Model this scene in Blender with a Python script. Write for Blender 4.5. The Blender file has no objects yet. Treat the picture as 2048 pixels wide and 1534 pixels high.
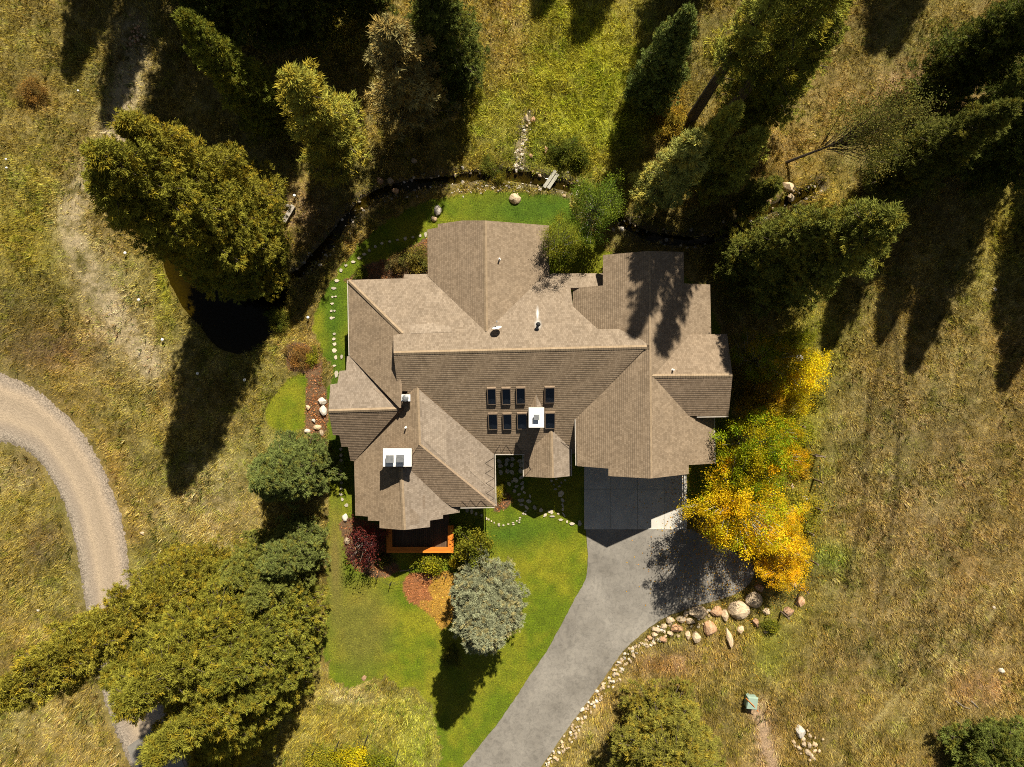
import bpy, bmesh, math, random
import numpy as np
from mathutils import Vector, Matrix
from mathutils.geometry import tessellate_polygon

# ------------------------------------------------------------------ camera, sky, sun, exposure
SC = bpy.context.scene
COL = SC.collection
CAM_H = 50.0                       # drone height above the garden
FPX = 2048 * 24.0 / 36.0           # focal length in photograph pixels
cd = bpy.data.cameras.new('camera'); cam = bpy.data.objects.new('camera', cd); COL.objects.link(cam)
cd.lens = 24.0; cd.sensor_width = 36.0; cd.clip_start = 0.1; cd.clip_end = 3000
cam.location = (0, 0, CAM_H); cam.rotation_euler = (0, 0, 0)
SC.camera = cam
SUN_EL = math.radians(46.0); SUN_AZ = math.radians(17.5)      # azimuth from +Y towards +X
W = bpy.data.worlds.new('World'); SC.world = W; W.use_nodes = True
wn = W.node_tree.nodes; wl = W.node_tree.links
sky = wn.new('ShaderNodeTexSky'); sky.sky_type = 'NISHITA'; sky.sun_disc = False
sky.sun_elevation = SUN_EL; sky.sun_rotation = SUN_AZ; sky.altitude = 1500; sky.air_density = 0.7; sky.dust_density = 1.0; sky.ozone_density = 0.3
wt = wn.new('ShaderNodeMixRGB'); wt.blend_type = 'MULTIPLY'; wt.inputs[0].default_value = 1.0; wt.inputs[2].default_value = (1.0, .80, .58, 1)   # warm white balance of the whole sky
wl.new(sky.outputs[0], wt.inputs[1]); wl.new(wt.outputs[0], wn['Background'].inputs[0]); wn['Background'].inputs[1].default_value = 0.07
sd = bpy.data.lights.new('sun', 'SUN'); sun = bpy.data.objects.new('sun', sd); COL.objects.link(sun)
sd.energy = 5.0; sd.angle = math.radians(0.5); sd.color = (1.0, 0.93, 0.79)
sdir = Vector((math.sin(SUN_AZ) * math.cos(SUN_EL), math.cos(SUN_AZ) * math.cos(SUN_EL), math.sin(SUN_EL)))
sun.rotation_euler = sdir.to_track_quat('Z', 'Y').to_euler()
SC.view_settings.view_transform = 'Standard'; SC.view_settings.look = 'None'
SC.view_settings.exposure = 0.85; SC.view_settings.gamma = 1.0; SC.view_settings.use_curve_mapping = False
try:
    SC.cycles.max_bounces = 6; SC.cycles.diffuse_bounces = 2; SC.cycles.transparent_max_bounces = 8
    SC.cycles.use_denoising = False; SC.cycles.filter_width = 1.0
except Exception:
    pass

rng = np.random.default_rng(7)
random.seed(7)

# ------------------------------------------------------------------ helpers
def P(px, py, z=0.0):
    k = (CAM_H - z) / FPX
    return Vector(((px - 1024) * k, (767 - py) * k, z))

G = FPX / CAM_H                     # photograph pixels per metre on the ground

def tag(o, label=None, cat=None, group=None, kind=None):
    if label: o['label'] = label
    if cat: o['category'] = cat
    if group: o['group'] = group
    if kind: o['kind'] = kind
    return o

def empty(name, loc=(0, 0, 0), rz=0.0):
    o = bpy.data.objects.new(name, None); COL.objects.link(o)
    o.location = loc; o.rotation_euler = (0, 0, rz); o.empty_display_size = 0.3
    return o

def link(name, me, mat=None, parent=None):
    o = bpy.data.objects.new(name, me); COL.objects.link(o)
    if mat is not None and not me.materials: me.materials.append(mat)
    if parent is not None: o.parent = parent
    return o

def mesh_np(name, v, f, col=None, uv=None, smooth=False):
    """v (N,3), f (M,k) -> mesh; col per vertex (N,3); uv per vertex (N,2)"""
    v = np.asarray(v, np.float32); f = np.asarray(f, np.int32)
    me = bpy.data.meshes.new(name)
    k = f.shape[1]; M = len(f)
    me.vertices.add(len(v)); me.vertices.foreach_set('co', v.ravel())
    me.loops.add(M * k); me.loops.foreach_set('vertex_index', f.ravel())
    me.polygons.add(M); me.polygons.foreach_set('loop_start', np.arange(0, M * k, k, dtype=np.int32))
    try: me.polygons.foreach_set('loop_total', np.full(M, k, np.int32))
    except Exception: pass
    if smooth: me.polygons.foreach_set('use_smooth', np.ones(M, bool))
    if col is not None:
        a = me.attributes.new('col', 'FLOAT_COLOR', 'POINT')
        c4 = np.ones((len(v), 4), np.float32); c4[:, :3] = col
        a.data.foreach_set('color', c4.ravel())
    if uv is not None:
        u = me.uv_layers.new(name='UVMap')
        u.data.foreach_set('uv', np.asarray(uv, np.float32)[f.ravel()].ravel())
    me.update(calc_edges=True)
    return me

class MB:
    """collects plain shapes into one mesh"""
    def __init__(s): s.v = []; s.f = []
    def add(s, vs, fs):
        b = len(s.v); s.v += [tuple(p) for p in vs]; s.f += [tuple(i + b for i in f) for f in fs]; return s
    def box(s, c, d, rz=0.0, M=None):
        x, y, z = d[0] / 2, d[1] / 2, d[2] / 2
        vs = [Vector((a * x, b * y, e * z)) for e in (-1, 1) for b in (-1, 1) for a in (-1, 1)]
        R = M if M is not None else Matrix.Rotation(rz, 3, 'Z')
        vs = [R @ p + Vector(c) for p in vs]
        return s.add(vs, [(0, 2, 3, 1), (4, 5, 7, 6), (0, 1, 5, 4), (2, 6, 7, 3), (0, 4, 6, 2), (1, 3, 7, 5)])
    def prism(s, pts, z0, z1):
        n = len(pts)
        vs = [(p[0], p[1], z0) for p in pts] + [(p[0], p[1], z1) for p in pts]
        fs = [tuple(range(n - 1, -1, -1)), tuple(range(n, 2 * n))] + [(i, (i + 1) % n, (i + 1) % n + n, i + n) for i in range(n)]
        return s.add(vs, fs)
    def tube(s, pts, r, n=5, r1=None):
        pts = [Vector(p) for p in pts]; m = len(pts); b = []
        for i, p in enumerate(pts):
            d = (pts[min(i + 1, m - 1)] - pts[max(i - 1, 0)]).normalized()
            a = d.cross(Vector((0.13, 0.31, 0.94)) if abs(d.z) < 0.9 else Vector((1, 0, 0))).normalized(); c = d.cross(a)
            rr = r if r1 is None else r + (r1 - r) * i / (m - 1)
            b += [p + (a * math.cos(t) + c * math.sin(t)) * rr for t in [2 * math.pi * k / n for k in range(n)]]
        fs = [(i * n + k, i * n + (k + 1) % n, (i + 1) * n + (k + 1) % n, (i + 1) * n + k) for i in range(m - 1) for k in range(n)]
        fs += [tuple(range(n - 1, -1, -1)), tuple(range((m - 1) * n, m * n))]
        return s.add(b, fs)
    def lathe(s, prof, c, n=12, M=None):
        vs = []
        for r, z in prof:
            for k in range(n):
                t = 2 * math.pi * k / n; p = Vector((r * math.cos(t), r * math.sin(t), z))
                if M is not None: p = M @ p
                vs.append(p + Vector(c))
        m = len(prof)
        fs = [(i * n + k, i * n + (k + 1) % n, (i + 1) * n + (k + 1) % n, (i + 1) * n + k) for i in range(m - 1) for k in range(n)]
        fs += [tuple(range(n - 1, -1, -1)), tuple(range((m - 1) * n, m * n))]
        return s.add(vs, fs)
    def build(s, name, mat, parent=None, smooth=False):
        me = bpy.data.meshes.new(name); me.from_pydata(s.v, [], s.f)
        if smooth: me.polygons.foreach_set('use_smooth', [True] * len(me.polygons))
        me.update()
        return link(name, me, mat, parent)

# value noise -----------------------------------------------------------------
LAT = np.random.default_rng(3).random((256, 256))
def vn(x, y, s, sd=0):
    x = np.asarray(x, float) / s + sd * 17.3; y = np.asarray(y, float) / s + sd * 9.1
    i = np.floor(x).astype(int); j = np.floor(y).astype(int); u = x - i; v = y - j
    u = u * u * (3 - 2 * u); v = v * v * (3 - 2 * v)
    g = lambda a, b: LAT[a & 255, b & 255]
    return (g(i, j) * (1 - u) + g(i + 1, j) * u) * (1 - v) + (g(i, j + 1) * (1 - u) + g(i + 1, j + 1) * u) * v
def fbm(x, y, s, sd=0):
    return vn(x, y, s, sd) * .5 + vn(x, y, s / 2.1, sd + 1) * .28 + vn(x, y, s / 4.3, sd + 2) * .22

def sdist(px, py, poly):
    """signed distance in pixels, negative inside"""
    px = np.asarray(px, float); py = np.asarray(py, float)
    d = np.full(px.shape, 1e18); ins = np.zeros(px.shape, bool); n = len(poly)
    for i in range(n):
        ax, ay = poly[i]; bx, by = poly[(i + 1) % n]
        ex, ey = bx - ax, by - ay; L = ex * ex + ey * ey + 1e-9
        t = np.clip(((px - ax) * ex + (py - ay) * ey) / L, 0, 1)
        d = np.minimum(d, (px - ax - t * ex) ** 2 + (py - ay - t * ey) ** 2)
        c = ((ay > py) != (by > py))
        ins ^= c & (px < (bx - ax) * (py - ay) / ((by - ay) if by != ay else 1e-9) + ax)
    d = np.sqrt(d); return np.where(ins, -d, d)
def ldist(px, py, line):
    px = np.asarray(px, float); py = np.asarray(py, float); d = np.full(px.shape, 1e18)
    for (ax, ay), (bx, by) in zip(line[:-1], line[1:]):
        ex, ey = bx - ax, by - ay; L = ex * ex + ey * ey + 1e-9
        t = np.clip(((px - ax) * ex + (py - ay) * ey) / L, 0, 1)
        d = np.minimum(d, (px - ax - t * ex) ** 2 + (py - ay - t * ey) ** 2)
    return np.sqrt(d)
def smooth_line(pts, k=6, closed=False):
    out = []; n = len(pts); m = n if closed else n - 1
    g = (lambda i: pts[i % n]) if closed else (lambda i: pts[max(0, min(n - 1, i))])
    for i in range(m):
        p0, p1, p2, p3 = g(i - 1), g(i), g(i + 1), g(i + 2)
        for j in range(k):
            t = j / k
            out.append(tuple(0.5 * (2 * p1[a] + (p2[a] - p0[a]) * t + (2 * p0[a] - 5 * p1[a] + 4 * p2[a] - p3[a]) * t * t
                                    + (3 * p1[a] - p0[a] - 3 * p2[a] + p3[a]) * t ** 3) for a in (0, 1)))
    if not closed: out.append(tuple(pts[-1]))
    return out

# ------------------------------------------------------------------ materials
class NT:
    def __init__(s, name):
        s.m = bpy.data.materials.new(name); s.m.use_nodes = True
        s.n = s.m.node_tree.nodes; s.l = s.m.node_tree.links
        s.b = s.n['Principled BSDF']; s.out = s.n['Material Output']
        s.b.inputs['Specular IOR Level'].default_value = 0.25
    def new(s, t, **k):
        o = s.n.new('ShaderNode' + t)
        for a, v in k.items():
            if a in o.inputs.keys(): o.inputs[a].default_value = v
            else: setattr(o, a, v)
        return o
    def link(s, a, b): s.l.new(a, b)
    def noise(s, scale, detail=4, rough=0.6, vec=None, dist=0.0):
        o = s.new('TexNoise', Scale=scale, Detail=detail, Roughness=rough, Distortion=dist)
        if vec is not None: s.link(vec, o.inputs['Vector'])
        return o.outputs['Fac']
    def ramp(s, fac, stops):
        r = s.new('ValToRGB'); e = r.color_ramp.elements
        while len(e) < len(stops): e.new(0.5)
        for k, (p, c) in enumerate(stops):
            e[k].position = p; e[k].color = (*c, 1) if len(c) == 3 else c
        s.link(fac, r.inputs[0]); return r.outputs[0]
    def mix(s, a, b, f, mode='MIX'):
        o = s.new('MixRGB', blend_type=mode)
        for i, x in ((0, f), (1, a), (2, b)):
            if hasattr(x, 'is_linked'): s.link(x, o.inputs[i])
            elif i == 0: o.inputs[0].default_value = x
            else: o.inputs[i].default_value = (*x, 1)
        return o.outputs[0]
    def math(s, op, a, b=0.5):
        o = s.new('Math', operation=op)
        for i, x in ((0, a), (1, b)):
            if hasattr(x, 'is_linked'): s.link(x, o.inputs[i])
            else: o.inputs[i].default_value = x
        return o.outputs[0]
    def bump(s, h, strength=0.5, dist=0.02):
        o = s.new('Bump', Strength=strength, Distance=dist); s.link(h, o.inputs['Height']); s.link(o.outputs[0], s.b.inputs['Normal'])
    def col(s, c, rough=0.9):
        if hasattr(c, 'is_linked'): s.link(c, s.b.inputs['Base Color'])
        else: s.b.inputs['Base Color'].default_value = (*c, 1)
        s.b.inputs['Roughness'].default_value = rough
        return s.m
    def obj(s): return s.new('TexCoord').outputs['Object']

def flat(name, c, rough=0.7, metal=0.0, var=0.25, scale=6.0):
    t = NT(name); v = t.obj()
    c2 = tuple(x * (1 - var) for x in c); c3 = tuple(min(1, x * (1 + var * .5)) for x in c)
    k = t.ramp(t.noise(scale, 5, 0.65, v), [(0.3, c2), (0.7, c3)])
    t.b.inputs['Metallic'].default_value = metal
    return t.col(k, rough)

def m_ground():
    t = NT('ground_soil_and_thatch'); v = t.obj()
    a = t.new('Attribute', attribute_name='col').outputs['Color']
    n1 = t.noise(9, 6, 0.75, v); n2 = t.noise(45, 3, 0.7, v)
    k = t.mix(a, t.ramp(n1, [(0.28, (.35, .33, .3)), (0.5, (.85, .85, .82)), (0.72, (1.45, 1.4, 1.3))]), 1.0, 'MULTIPLY')
    k = t.mix(k, t.ramp(n2, [(0.3, (.5, .5, .48)), (0.55, (1, 1, 1)), (0.75, (1.5, 1.45, 1.35))]), 1.0, 'MULTIPLY')
    t.bump(t.math('ADD', n1, n2), 0.9, 0.08)
    return t.col(k, 0.95)

def m_leafy(name, transl=0.25, tint=True):
    t = NT(name)
    a = t.new('Attribute', attribute_name='col').outputs['Color']
    k = t.mix(a, t.new('ObjectInfo').outputs['Color'], 1.0, 'MULTIPLY') if tint else a
    d = t.new('BsdfDiffuse'); tr = t.new('BsdfTranslucent'); mx = t.new('MixShader'); mx.inputs[0].default_value = transl
    t.link(k, d.inputs[0]); t.link(k, tr.inputs[0]); t.link(d.outputs[0], mx.inputs[1]); t.link(tr.outputs[0], mx.inputs[2])
    t.link(mx.outputs[0], t.out.inputs['Surface'])
    return t.m

def m_shingle():
    t = NT('laminated_shingle'); uv = t.new('TexCoord').outputs['UV']
    br = t.new('TexBrick', offset=0.37, squash=1.0); br.inputs['Scale'].default_value = 1.0
    br.inputs['Color1'].default_value = (.190, .142, .095, 1); br.inputs['Color2'].default_value = (.272, .209, .146, 1)
    br.inputs['Mortar'].default_value = (.10, .078, .058, 1); br.inputs['Mortar Size'].default_value = 0.004
    br.inputs['Brick Width'].default_value = 0.13; br.inputs['Row Height'].default_value = 0.14; br.inputs['Bias'].default_value = 0.0
    t.link(uv, br.inputs['Vector'])
    k = t.mix(br.outputs['Color'], t.ramp(t.noise(1.1, 5, 0.6, uv), [(0.3, (.86, .85, .84)), (0.7, (1.1, 1.09, 1.08))]), 1.0, 'MULTIPLY')
    k = t.mix(k, t.ramp(t.noise(60, 3, 0.8, uv), [(0.3, (.72, .72, .72)), (0.7, (1.25, 1.25, 1.25))]), 1.0, 'MULTIPLY')
    # pale weathered streaks down the slope
    mp = t.new('Mapping'); mp.inputs['Scale'].default_value = (1.4, .22, 1); t.link(uv, mp.inputs['Vector'])
    k = t.mix(k, t.ramp(t.noise(1.0, 4, 0.6, mp.outputs[0]), [(0.35, (.9, .9, .9)), (0.62, (1.0, 1.0, 1.0)), (0.8, (1.14, 1.15, 1.17))]), 1.0, 'MULTIPLY')
    k = t.mix(k, t.new('ObjectInfo').outputs['Color'], 1.0, 'MULTIPLY')
    t.bump(t.noise(60, 3, 0.8, uv), 0.25, 0.01)
    return t.col(k, 0.92)

def m_stone(name, c1, c2, c3, scale=2.6):
    t = NT(name); v = t.obj(); r = t.new('ObjectInfo').outputs['Random']
    ad = t.new('VectorMath', operation='ADD'); cb = t.new('CombineXYZ')
    for i in range(3): t.link(t.math('MULTIPLY', r, 37.0 + i * 11), cb.inputs[i])
    t.link(v, ad.inputs[0]); t.link(cb.outputs[0], ad.inputs[1]); v = ad.outputs[0]
    k = t.ramp(t.noise(scale, 6, 0.7, v), [(0.32, c1), (0.5, c2), (0.68, c3)])
    k = t.mix(k, t.ramp(t.noise(14, 4, 0.7, v), [(0.3, (.78, .78, .78)), (0.6, (1.05, 1.05, 1.05))]), 1.0, 'MULTIPLY')
    k = t.mix(k, t.ramp(r, [(0, (.72, .70, .68)), (.5, (1.0, .97, .92)), (1, (1.25, 1.15, 1.02))]), 1.0, 'MULTIPLY')
    t.bump(t.noise(7, 6, 0.75, v), 0.7, 0.08)
    return t.col(k, 0.9)

def m_bark(name, c1, c2):
    t = NT(name); v = t.obj()
    mp = t.new('Mapping'); mp.inputs['Scale'].default_value = (7, 7, 1.2); t.link(v, mp.inputs['Vector'])
    n = t.noise(2.0, 5, 0.7, mp.outputs[0]); t.bump(n, 0.8, 0.03)
    return t.col(t.ramp(n, [(0.35, c1), (0.65, c2)]), 0.95)

def m_asphalt():
    t = NT('worn_asphalt'); v = t.obj()
    k = t.ramp(t.noise(0.35, 6, 0.6, v), [(0.3, (.145, .130, .110)), (0.5, (.200, .181, .155)), (0.7, (.260, .236, .202))])
    k = t.mix(k, t.ramp(t.noise(70, 2, 0.8, v), [(0.3, (.75, .75, .75)), (0.7, (1.2, 1.2, 1.2))]), 1.0, 'MULTIPLY')
    k = t.mix(k, t.ramp(t.noise(2.7, 5, 0.7, v, 1.2), [(0.36, (.8, .8, .8)), (0.5, (1, 1, 1)), (0.72, (1.15, 1.14, 1.12))]), 1.0, 'MULTIPLY')
    w = t.new('TexVoronoi', feature='DISTANCE_TO_EDGE'); w.inputs['Scale'].default_value = 0.42
    nv = t.new('TexNoise', Scale=0.9, Detail=4.0); t.link(v, nv.inputs['Vector'])
    wv = t.new('VectorMath', operation='ADD'); t.link(v, wv.inputs[0]); t.link(nv.outputs['Color'], wv.inputs[1]); t.link(wv.outputs[0], w.inputs['Vector'])
    k = t.mix(k, t.ramp(w.outputs['Distance'], [(0.0, (.86,) * 3), (0.004, (.9,) * 3), (0.008, (1, 1, 1))]), 1.0, 'MULTIPLY')
    t.bump(t.noise(90, 2, 0.7, v), 0.3, 0.01)
    return t.col(k, 0.85)

def m_gravel():
    t = NT('gravel'); v = t.obj(); uv = t.new('TexCoord').outputs['UV']
    sx = t.new('SeparateXYZ'); t.link(uv, sx.inputs[0])
    u = t.math('ADD', sx.outputs[0], t.math('MULTIPLY', t.math('SUBTRACT', t.noise(0.5, 3, 0.6, v), 0.5), 0.16))
    k = t.ramp(u, [(0.0, (.24, .195, .145)), (0.12, (.33, .27, .205)), (0.24, (.44, .345, .24)), (0.36, (.36, .285, .20)), (0.5, (.39, .31, .22)),
                   (0.62, (.45, .355, .245)), (0.74, (.34, .275, .205)), (0.88, (.34, .285, .22)), (1.0, (.23, .19, .14))])
    mp = t.new('Mapping'); mp.inputs['Scale'].default_value = (38, 1.5, 1); t.link(uv, mp.inputs['Vector'])
    k = t.mix(k, t.ramp(t.noise(1.0, 4, 0.7, mp.outputs[0]), [(0.3, (.86, .85, .84)), (0.7, (1.1, 1.1, 1.1))]), 1.0, 'MULTIPLY')
    vo = t.new('TexVoronoi'); vo.inputs['Scale'].default_value = 14.0; t.link(v, vo.inputs['Vector'])
    e = t.math('ABSOLUTE', t.math('SUBTRACT', sx.outputs[0], 0.5)); e = t.ramp(e, [(0.25, (.18,) * 3), (0.47, (.95,) * 3)])
    k2 = t.mix(k, t.ramp(t.math('MULTIPLY', vo.outputs['Color'], 1.0), [(0.2, (.55, .55, .55)), (0.8, (1.45, 1.45, 1.45))]), 1.0, 'MULTIPLY')
    k = t.mix(k, k2, e)
    n = t.noise(40, 3, 0.8, v); k = t.mix(k, t.ramp(n, [(0.3, (.72,) * 3), (0.7, (1.25,) * 3)]), 1.0, 'MULTIPLY')
    t.bump(t.math('ADD', n, vo.outputs['Distance']), 0.5, 0.03)
    k = t.mix(k, (.80, .79, .79), 1.0, 'MULTIPLY'); return t.col(k, 0.95)

def m_concrete():
    t = NT('broom_finished_concrete'); v = t.obj()
    k = t.ramp(t.noise(0.9, 6, 0.65, v), [(0.3, (.40, .375, .33)), (0.7, (.54, .51, .45))])
    k = t.mix(k, t.ramp(t.noise(30, 3, 0.7, v), [(0.3, (.85,) * 3), (0.7, (1.1,) * 3)]), 1.0, 'MULTIPLY')
    k = t.mix(k, t.ramp(t.new('ObjectInfo').outputs['Random'], [(0, (.92, .92, .92)), (1, (1.05, 1.05, 1.05))]), 1.0, 'MULTIPLY')
    return t.col(k, 0.88)

def m_water():
    t = NT('dark_still_water'); v = t.obj()
    gl = t.new('BsdfGlossy'); gl.inputs['Roughness'].default_value = 0.06; gl.inputs[0].default_value = (.6, .56, .48, 1)
    tr = t.new('BsdfTransparent'); tr.inputs[0].default_value = (.46, .42, .18, 1)
    fr = t.new('Fresnel'); fr.inputs[0].default_value = 1.33
    bp = t.new('Bump', Strength=0.25, Distance=0.03); t.link(t.noise(5, 3, 0.5, v), bp.inputs['Height'])
    for q in (gl, fr): t.link(bp.outputs[0], q.inputs['Normal'])
    mx = t.new('MixShader'); t.link(fr.outputs[0], mx.inputs[0]); t.link(tr.outputs[0], mx.inputs[1]); t.link(gl.outputs[0], mx.inputs[2])
    t.link(mx.outputs[0], t.out.inputs['Surface']); return t.m

def m_pane():
    t = NT('skylight_glass')
    gl = t.new('BsdfGlossy'); gl.inputs['Roughness'].default_value = 0.03
    tr = t.new('BsdfTransparent'); tr.inputs[0].default_value = (.82, .87, .92, 1)
    fr = t.new('Fresnel'); fr.inputs[0].default_value = 1.5
    mx = t.new('MixShader'); t.link(fr.outputs[0], mx.inputs[0]); t.link(tr.outputs[0], mx.inputs[1]); t.link(gl.outputs[0], mx.inputs[2])
    t.link(mx.outputs[0], t.out.inputs['Surface']); return t.m

def m_wood(name, c1, c2, ax=(1.2, 14, 14)):
    t = NT(name); v = t.obj()
    mp = t.new('Mapping'); mp.inputs['Scale'].default_value = ax; t.link(v, mp.inputs['Vector'])
    k = t.ramp(t.noise(1.3, 5, 0.65, mp.outputs[0]), [(0.3, c1), (0.7, c2)])
    k = t.mix(k, t.ramp(t.new('ObjectInfo').outputs['Random'], [(0, (.82,) * 3), (1, (1.15,) * 3)]), 1.0, 'MULTIPLY')
    return t.col(k, 0.7)

M = dict(
    ground=m_ground(), grass=m_leafy('dry_grass_blades', 0.3, False), needle=m_leafy('conifer_needles', 0.06), leaf=m_leafy('broad_leaves', 0.3),
    shingle=m_shingle(), fascia=flat('tan_fascia_board', (.30, .22, .15)), gutter=flat('pale_metal_gutter', (.42, .37, .31), .5),
    stone=m_stone('tan_field_stone', (.36, .27, .175), (.52, .41, .28), (.66, .54, .40)),
    pale=m_stone('pale_granite', (.45, .42, .38), (.62, .57, .5), (.75, .7, .62)),
    pink=m_stone('rusty_sandstone', (.33, .17, .09), (.47, .29, .17), (.56, .40, .27)),
    flag=m_stone('pale_flagstone', (.40, .36, .29), (.52, .47, .38), (.62, .56, .46)),
    creek=m_stone('grey_river_cobble', (.16, .15, .135), (.32, .29, .25), (.52, .47, .40)),
    bark=m_bark('fir_bark', (.05, .036, .026), (.13, .10, .075)), aspen=m_bark('aspen_bark', (.25, .23, .19), (.55, .52, .45)),
    twig=flat('grey_dead_twig', (.24, .20, .16)), asphalt=m_asphalt(), gravel=m_gravel(), concrete=m_concrete(), water=m_water(), pane=m_pane(),
    white=flat('white_metal_cap', (.82, .80, .76), .5, 0, .06), grey=flat('galvanised_flue', (.20, .205, .21), .5, .3), dark=flat('black_vent_pipe', (.03, .03, .03), .5),
    wall=flat('stained_cedar_wall', (.16, .10, .06)), trim=flat('skylight_trim', (.16, .115, .08), .5), bluedark=flat('painted_room_dark', (.006, .009, .014), .6),
    liner=flat('cedar_lit_reveal', (.62, .45, .30)), deck=m_wood('dark_deck_board', (.07, .04, .022), (.13, .078, .045), (14, 1.2, 14)),  # deck boards are dark brown
    rail=m_wood('stained_redwood', (.50, .135, .012), (.66, .20, .022)), plank=m_wood('weathered_plank', (.24, .23, .18), (.36, .34, .27)),
    post=flat('weathered_fence_post', (.17, .125, .085)), wire=flat('fence_wire', (.12, .11, .10), .5, .6), green=flat('pale_green_steel_lid', (.27, .36, .29), .6, 0, .1),
    cable=flat('heat_cable', (.045, .035, .03)), log=m_wood('silver_grey_log', (.26, .22, .17), (.42, .37, .3)), window=flat('dark_window_glass', (.02, .025, .03), .1),
    door=flat('garage_door_panel', (.32, .24, .17)),
)

# ------------------------------------------------------------------ where things lie on the ground (photograph pixels)
LAWN = smooth_line([(655, 1030), (653, 1180), (650, 1335), (688, 1372), (735, 1352), (790, 1360), (845, 1392), (872, 1440), (885, 1500), (892, 1580), (1040, 1580), (1080, 1440),
        (1140, 1300), (1200, 1190), (1300, 1050), (1450, 950), (1450, 700), (1380, 560), (1240, 520), (1150, 430), (1130, 396), (1000, 383), (900, 392),
        (830, 412), (770, 445), (705, 505), (655, 575), (625, 640), (640, 700), (665, 740), (652, 800), (656, 900)], 4, True)
LAWN2 = smooth_line([(560, 770), (600, 745), (622, 790), (612, 850), (560, 862), (530, 830)], 4, True)
BED = smooth_line([(806, 1168), (820, 1148), (850, 1144), (905, 1146), (930, 1190), (912, 1235), (885, 1258), (868, 1238), (842, 1216), (815, 1200)], 5, True)
BED2 = smooth_line([(575, 690), (612, 686), (640, 712), (645, 750), (655, 800), (655, 850), (640, 885), (614, 872), (612, 800), (612, 750), (575, 738)], 4, True)
BED3 = smooth_line([(684, 1040), (760, 1050), (775, 1105), (800, 1140), (750, 1155), (705, 1130), (686, 1085)], 4, True)
BED4 = smooth_line([(700, 556), (730, 530), (780, 515), (830, 488), (862, 480), (862, 560), (700, 562)], 4, True)
BED5 = smooth_line([(985, 990), (1018, 985), (1022, 1010), (990, 1022)], 3, True)
DRIVE = smooth_line([(1171, 1058), (1176, 1110), (1170, 1160), (1150, 1197), (1100, 1290), (1066, 1342), (1000, 1440), (925, 1534), (880, 1590), (1040, 1590), (1082, 1534)], 5) + \
        smooth_line([(1082, 1534), (1140, 1450), (1197, 1372), (1243, 1306), (1290, 1262), (1335, 1232), (1400, 1210), (1455, 1194), (1490, 1175), (1507, 1150), (1503, 1128), (1470, 1104), (1420, 1078), (1382, 1058)], 5)[1:]
APRON = [(1166, 900), (1374, 900), (1374, 1060), (1170, 1060)]
ROAD_OUT = smooth_line([(-120, 715), (-50, 728), (0, 742), (60, 770), (120, 815), (170, 870), (210, 940), (240, 1020), (255, 1090), (262, 1160), (272, 1240), (296, 1325), (325, 1400), (352, 1470), (378, 1534), (400, 1600)], 5)
ROAD_IN = smooth_line([(-120, 870), (-50, 878), (0, 886), (40, 897), (80, 927), (115, 982), (140, 1050), (155, 1120), (166, 1195), (184, 1290), (206, 1400), (235, 1478), (260, 1534), (290, 1600)], 5)
ROAD = ROAD_OUT + ROAD_IN[::-1]
POND = smooth_line([(318, 492), (326, 545), (352, 608), (395, 655), (430, 698), (485, 714), (530, 692), (562, 640), (580, 590), (572, 545), (500, 520), (420, 490), (360, 470)], 5, True)
STREAM = smooth_line([(560, 570), (610, 535), (660, 480), (705, 425), (760, 385), (850, 365), (930, 355), (1010, 348), (1090, 362), (1150, 378), (1215, 420), (1275, 462), (1350, 480), (1430, 475), (1490, 440), (1545, 415), (1585, 398), (1640, 370)], 5)
TRIB = smooth_line([(1056, 232), (1046, 275), (1040, 310), (1034, 345)], 4)
DIRT = smooth_line([(1502, 1408), (1522, 1440), (1530, 1475), (1540, 1510), (1556, 1560)], 4)
PATHS = [smooth_line([(245, 290), (180, 360), (140, 430), (165, 520), (205, 590), (255, 660), (300, 730)], 5), smooth_line([(270, 60), (262, 130), (240, 240), (210, 330)], 4)]
HOUSE = [(700, 575), (870, 560), (870, 480), (1090, 480), (1100, 565), (1210, 560), (1210, 525), (1360, 525), (1410, 590), (1440, 690), (1440, 820), (1400, 910), (1160, 915), (1140, 930), (1050, 930), (975, 905), (975, 990), (905, 1000), (730, 1010), (715, 900), (680, 850), (680, 780), (705, 730)]

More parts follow.
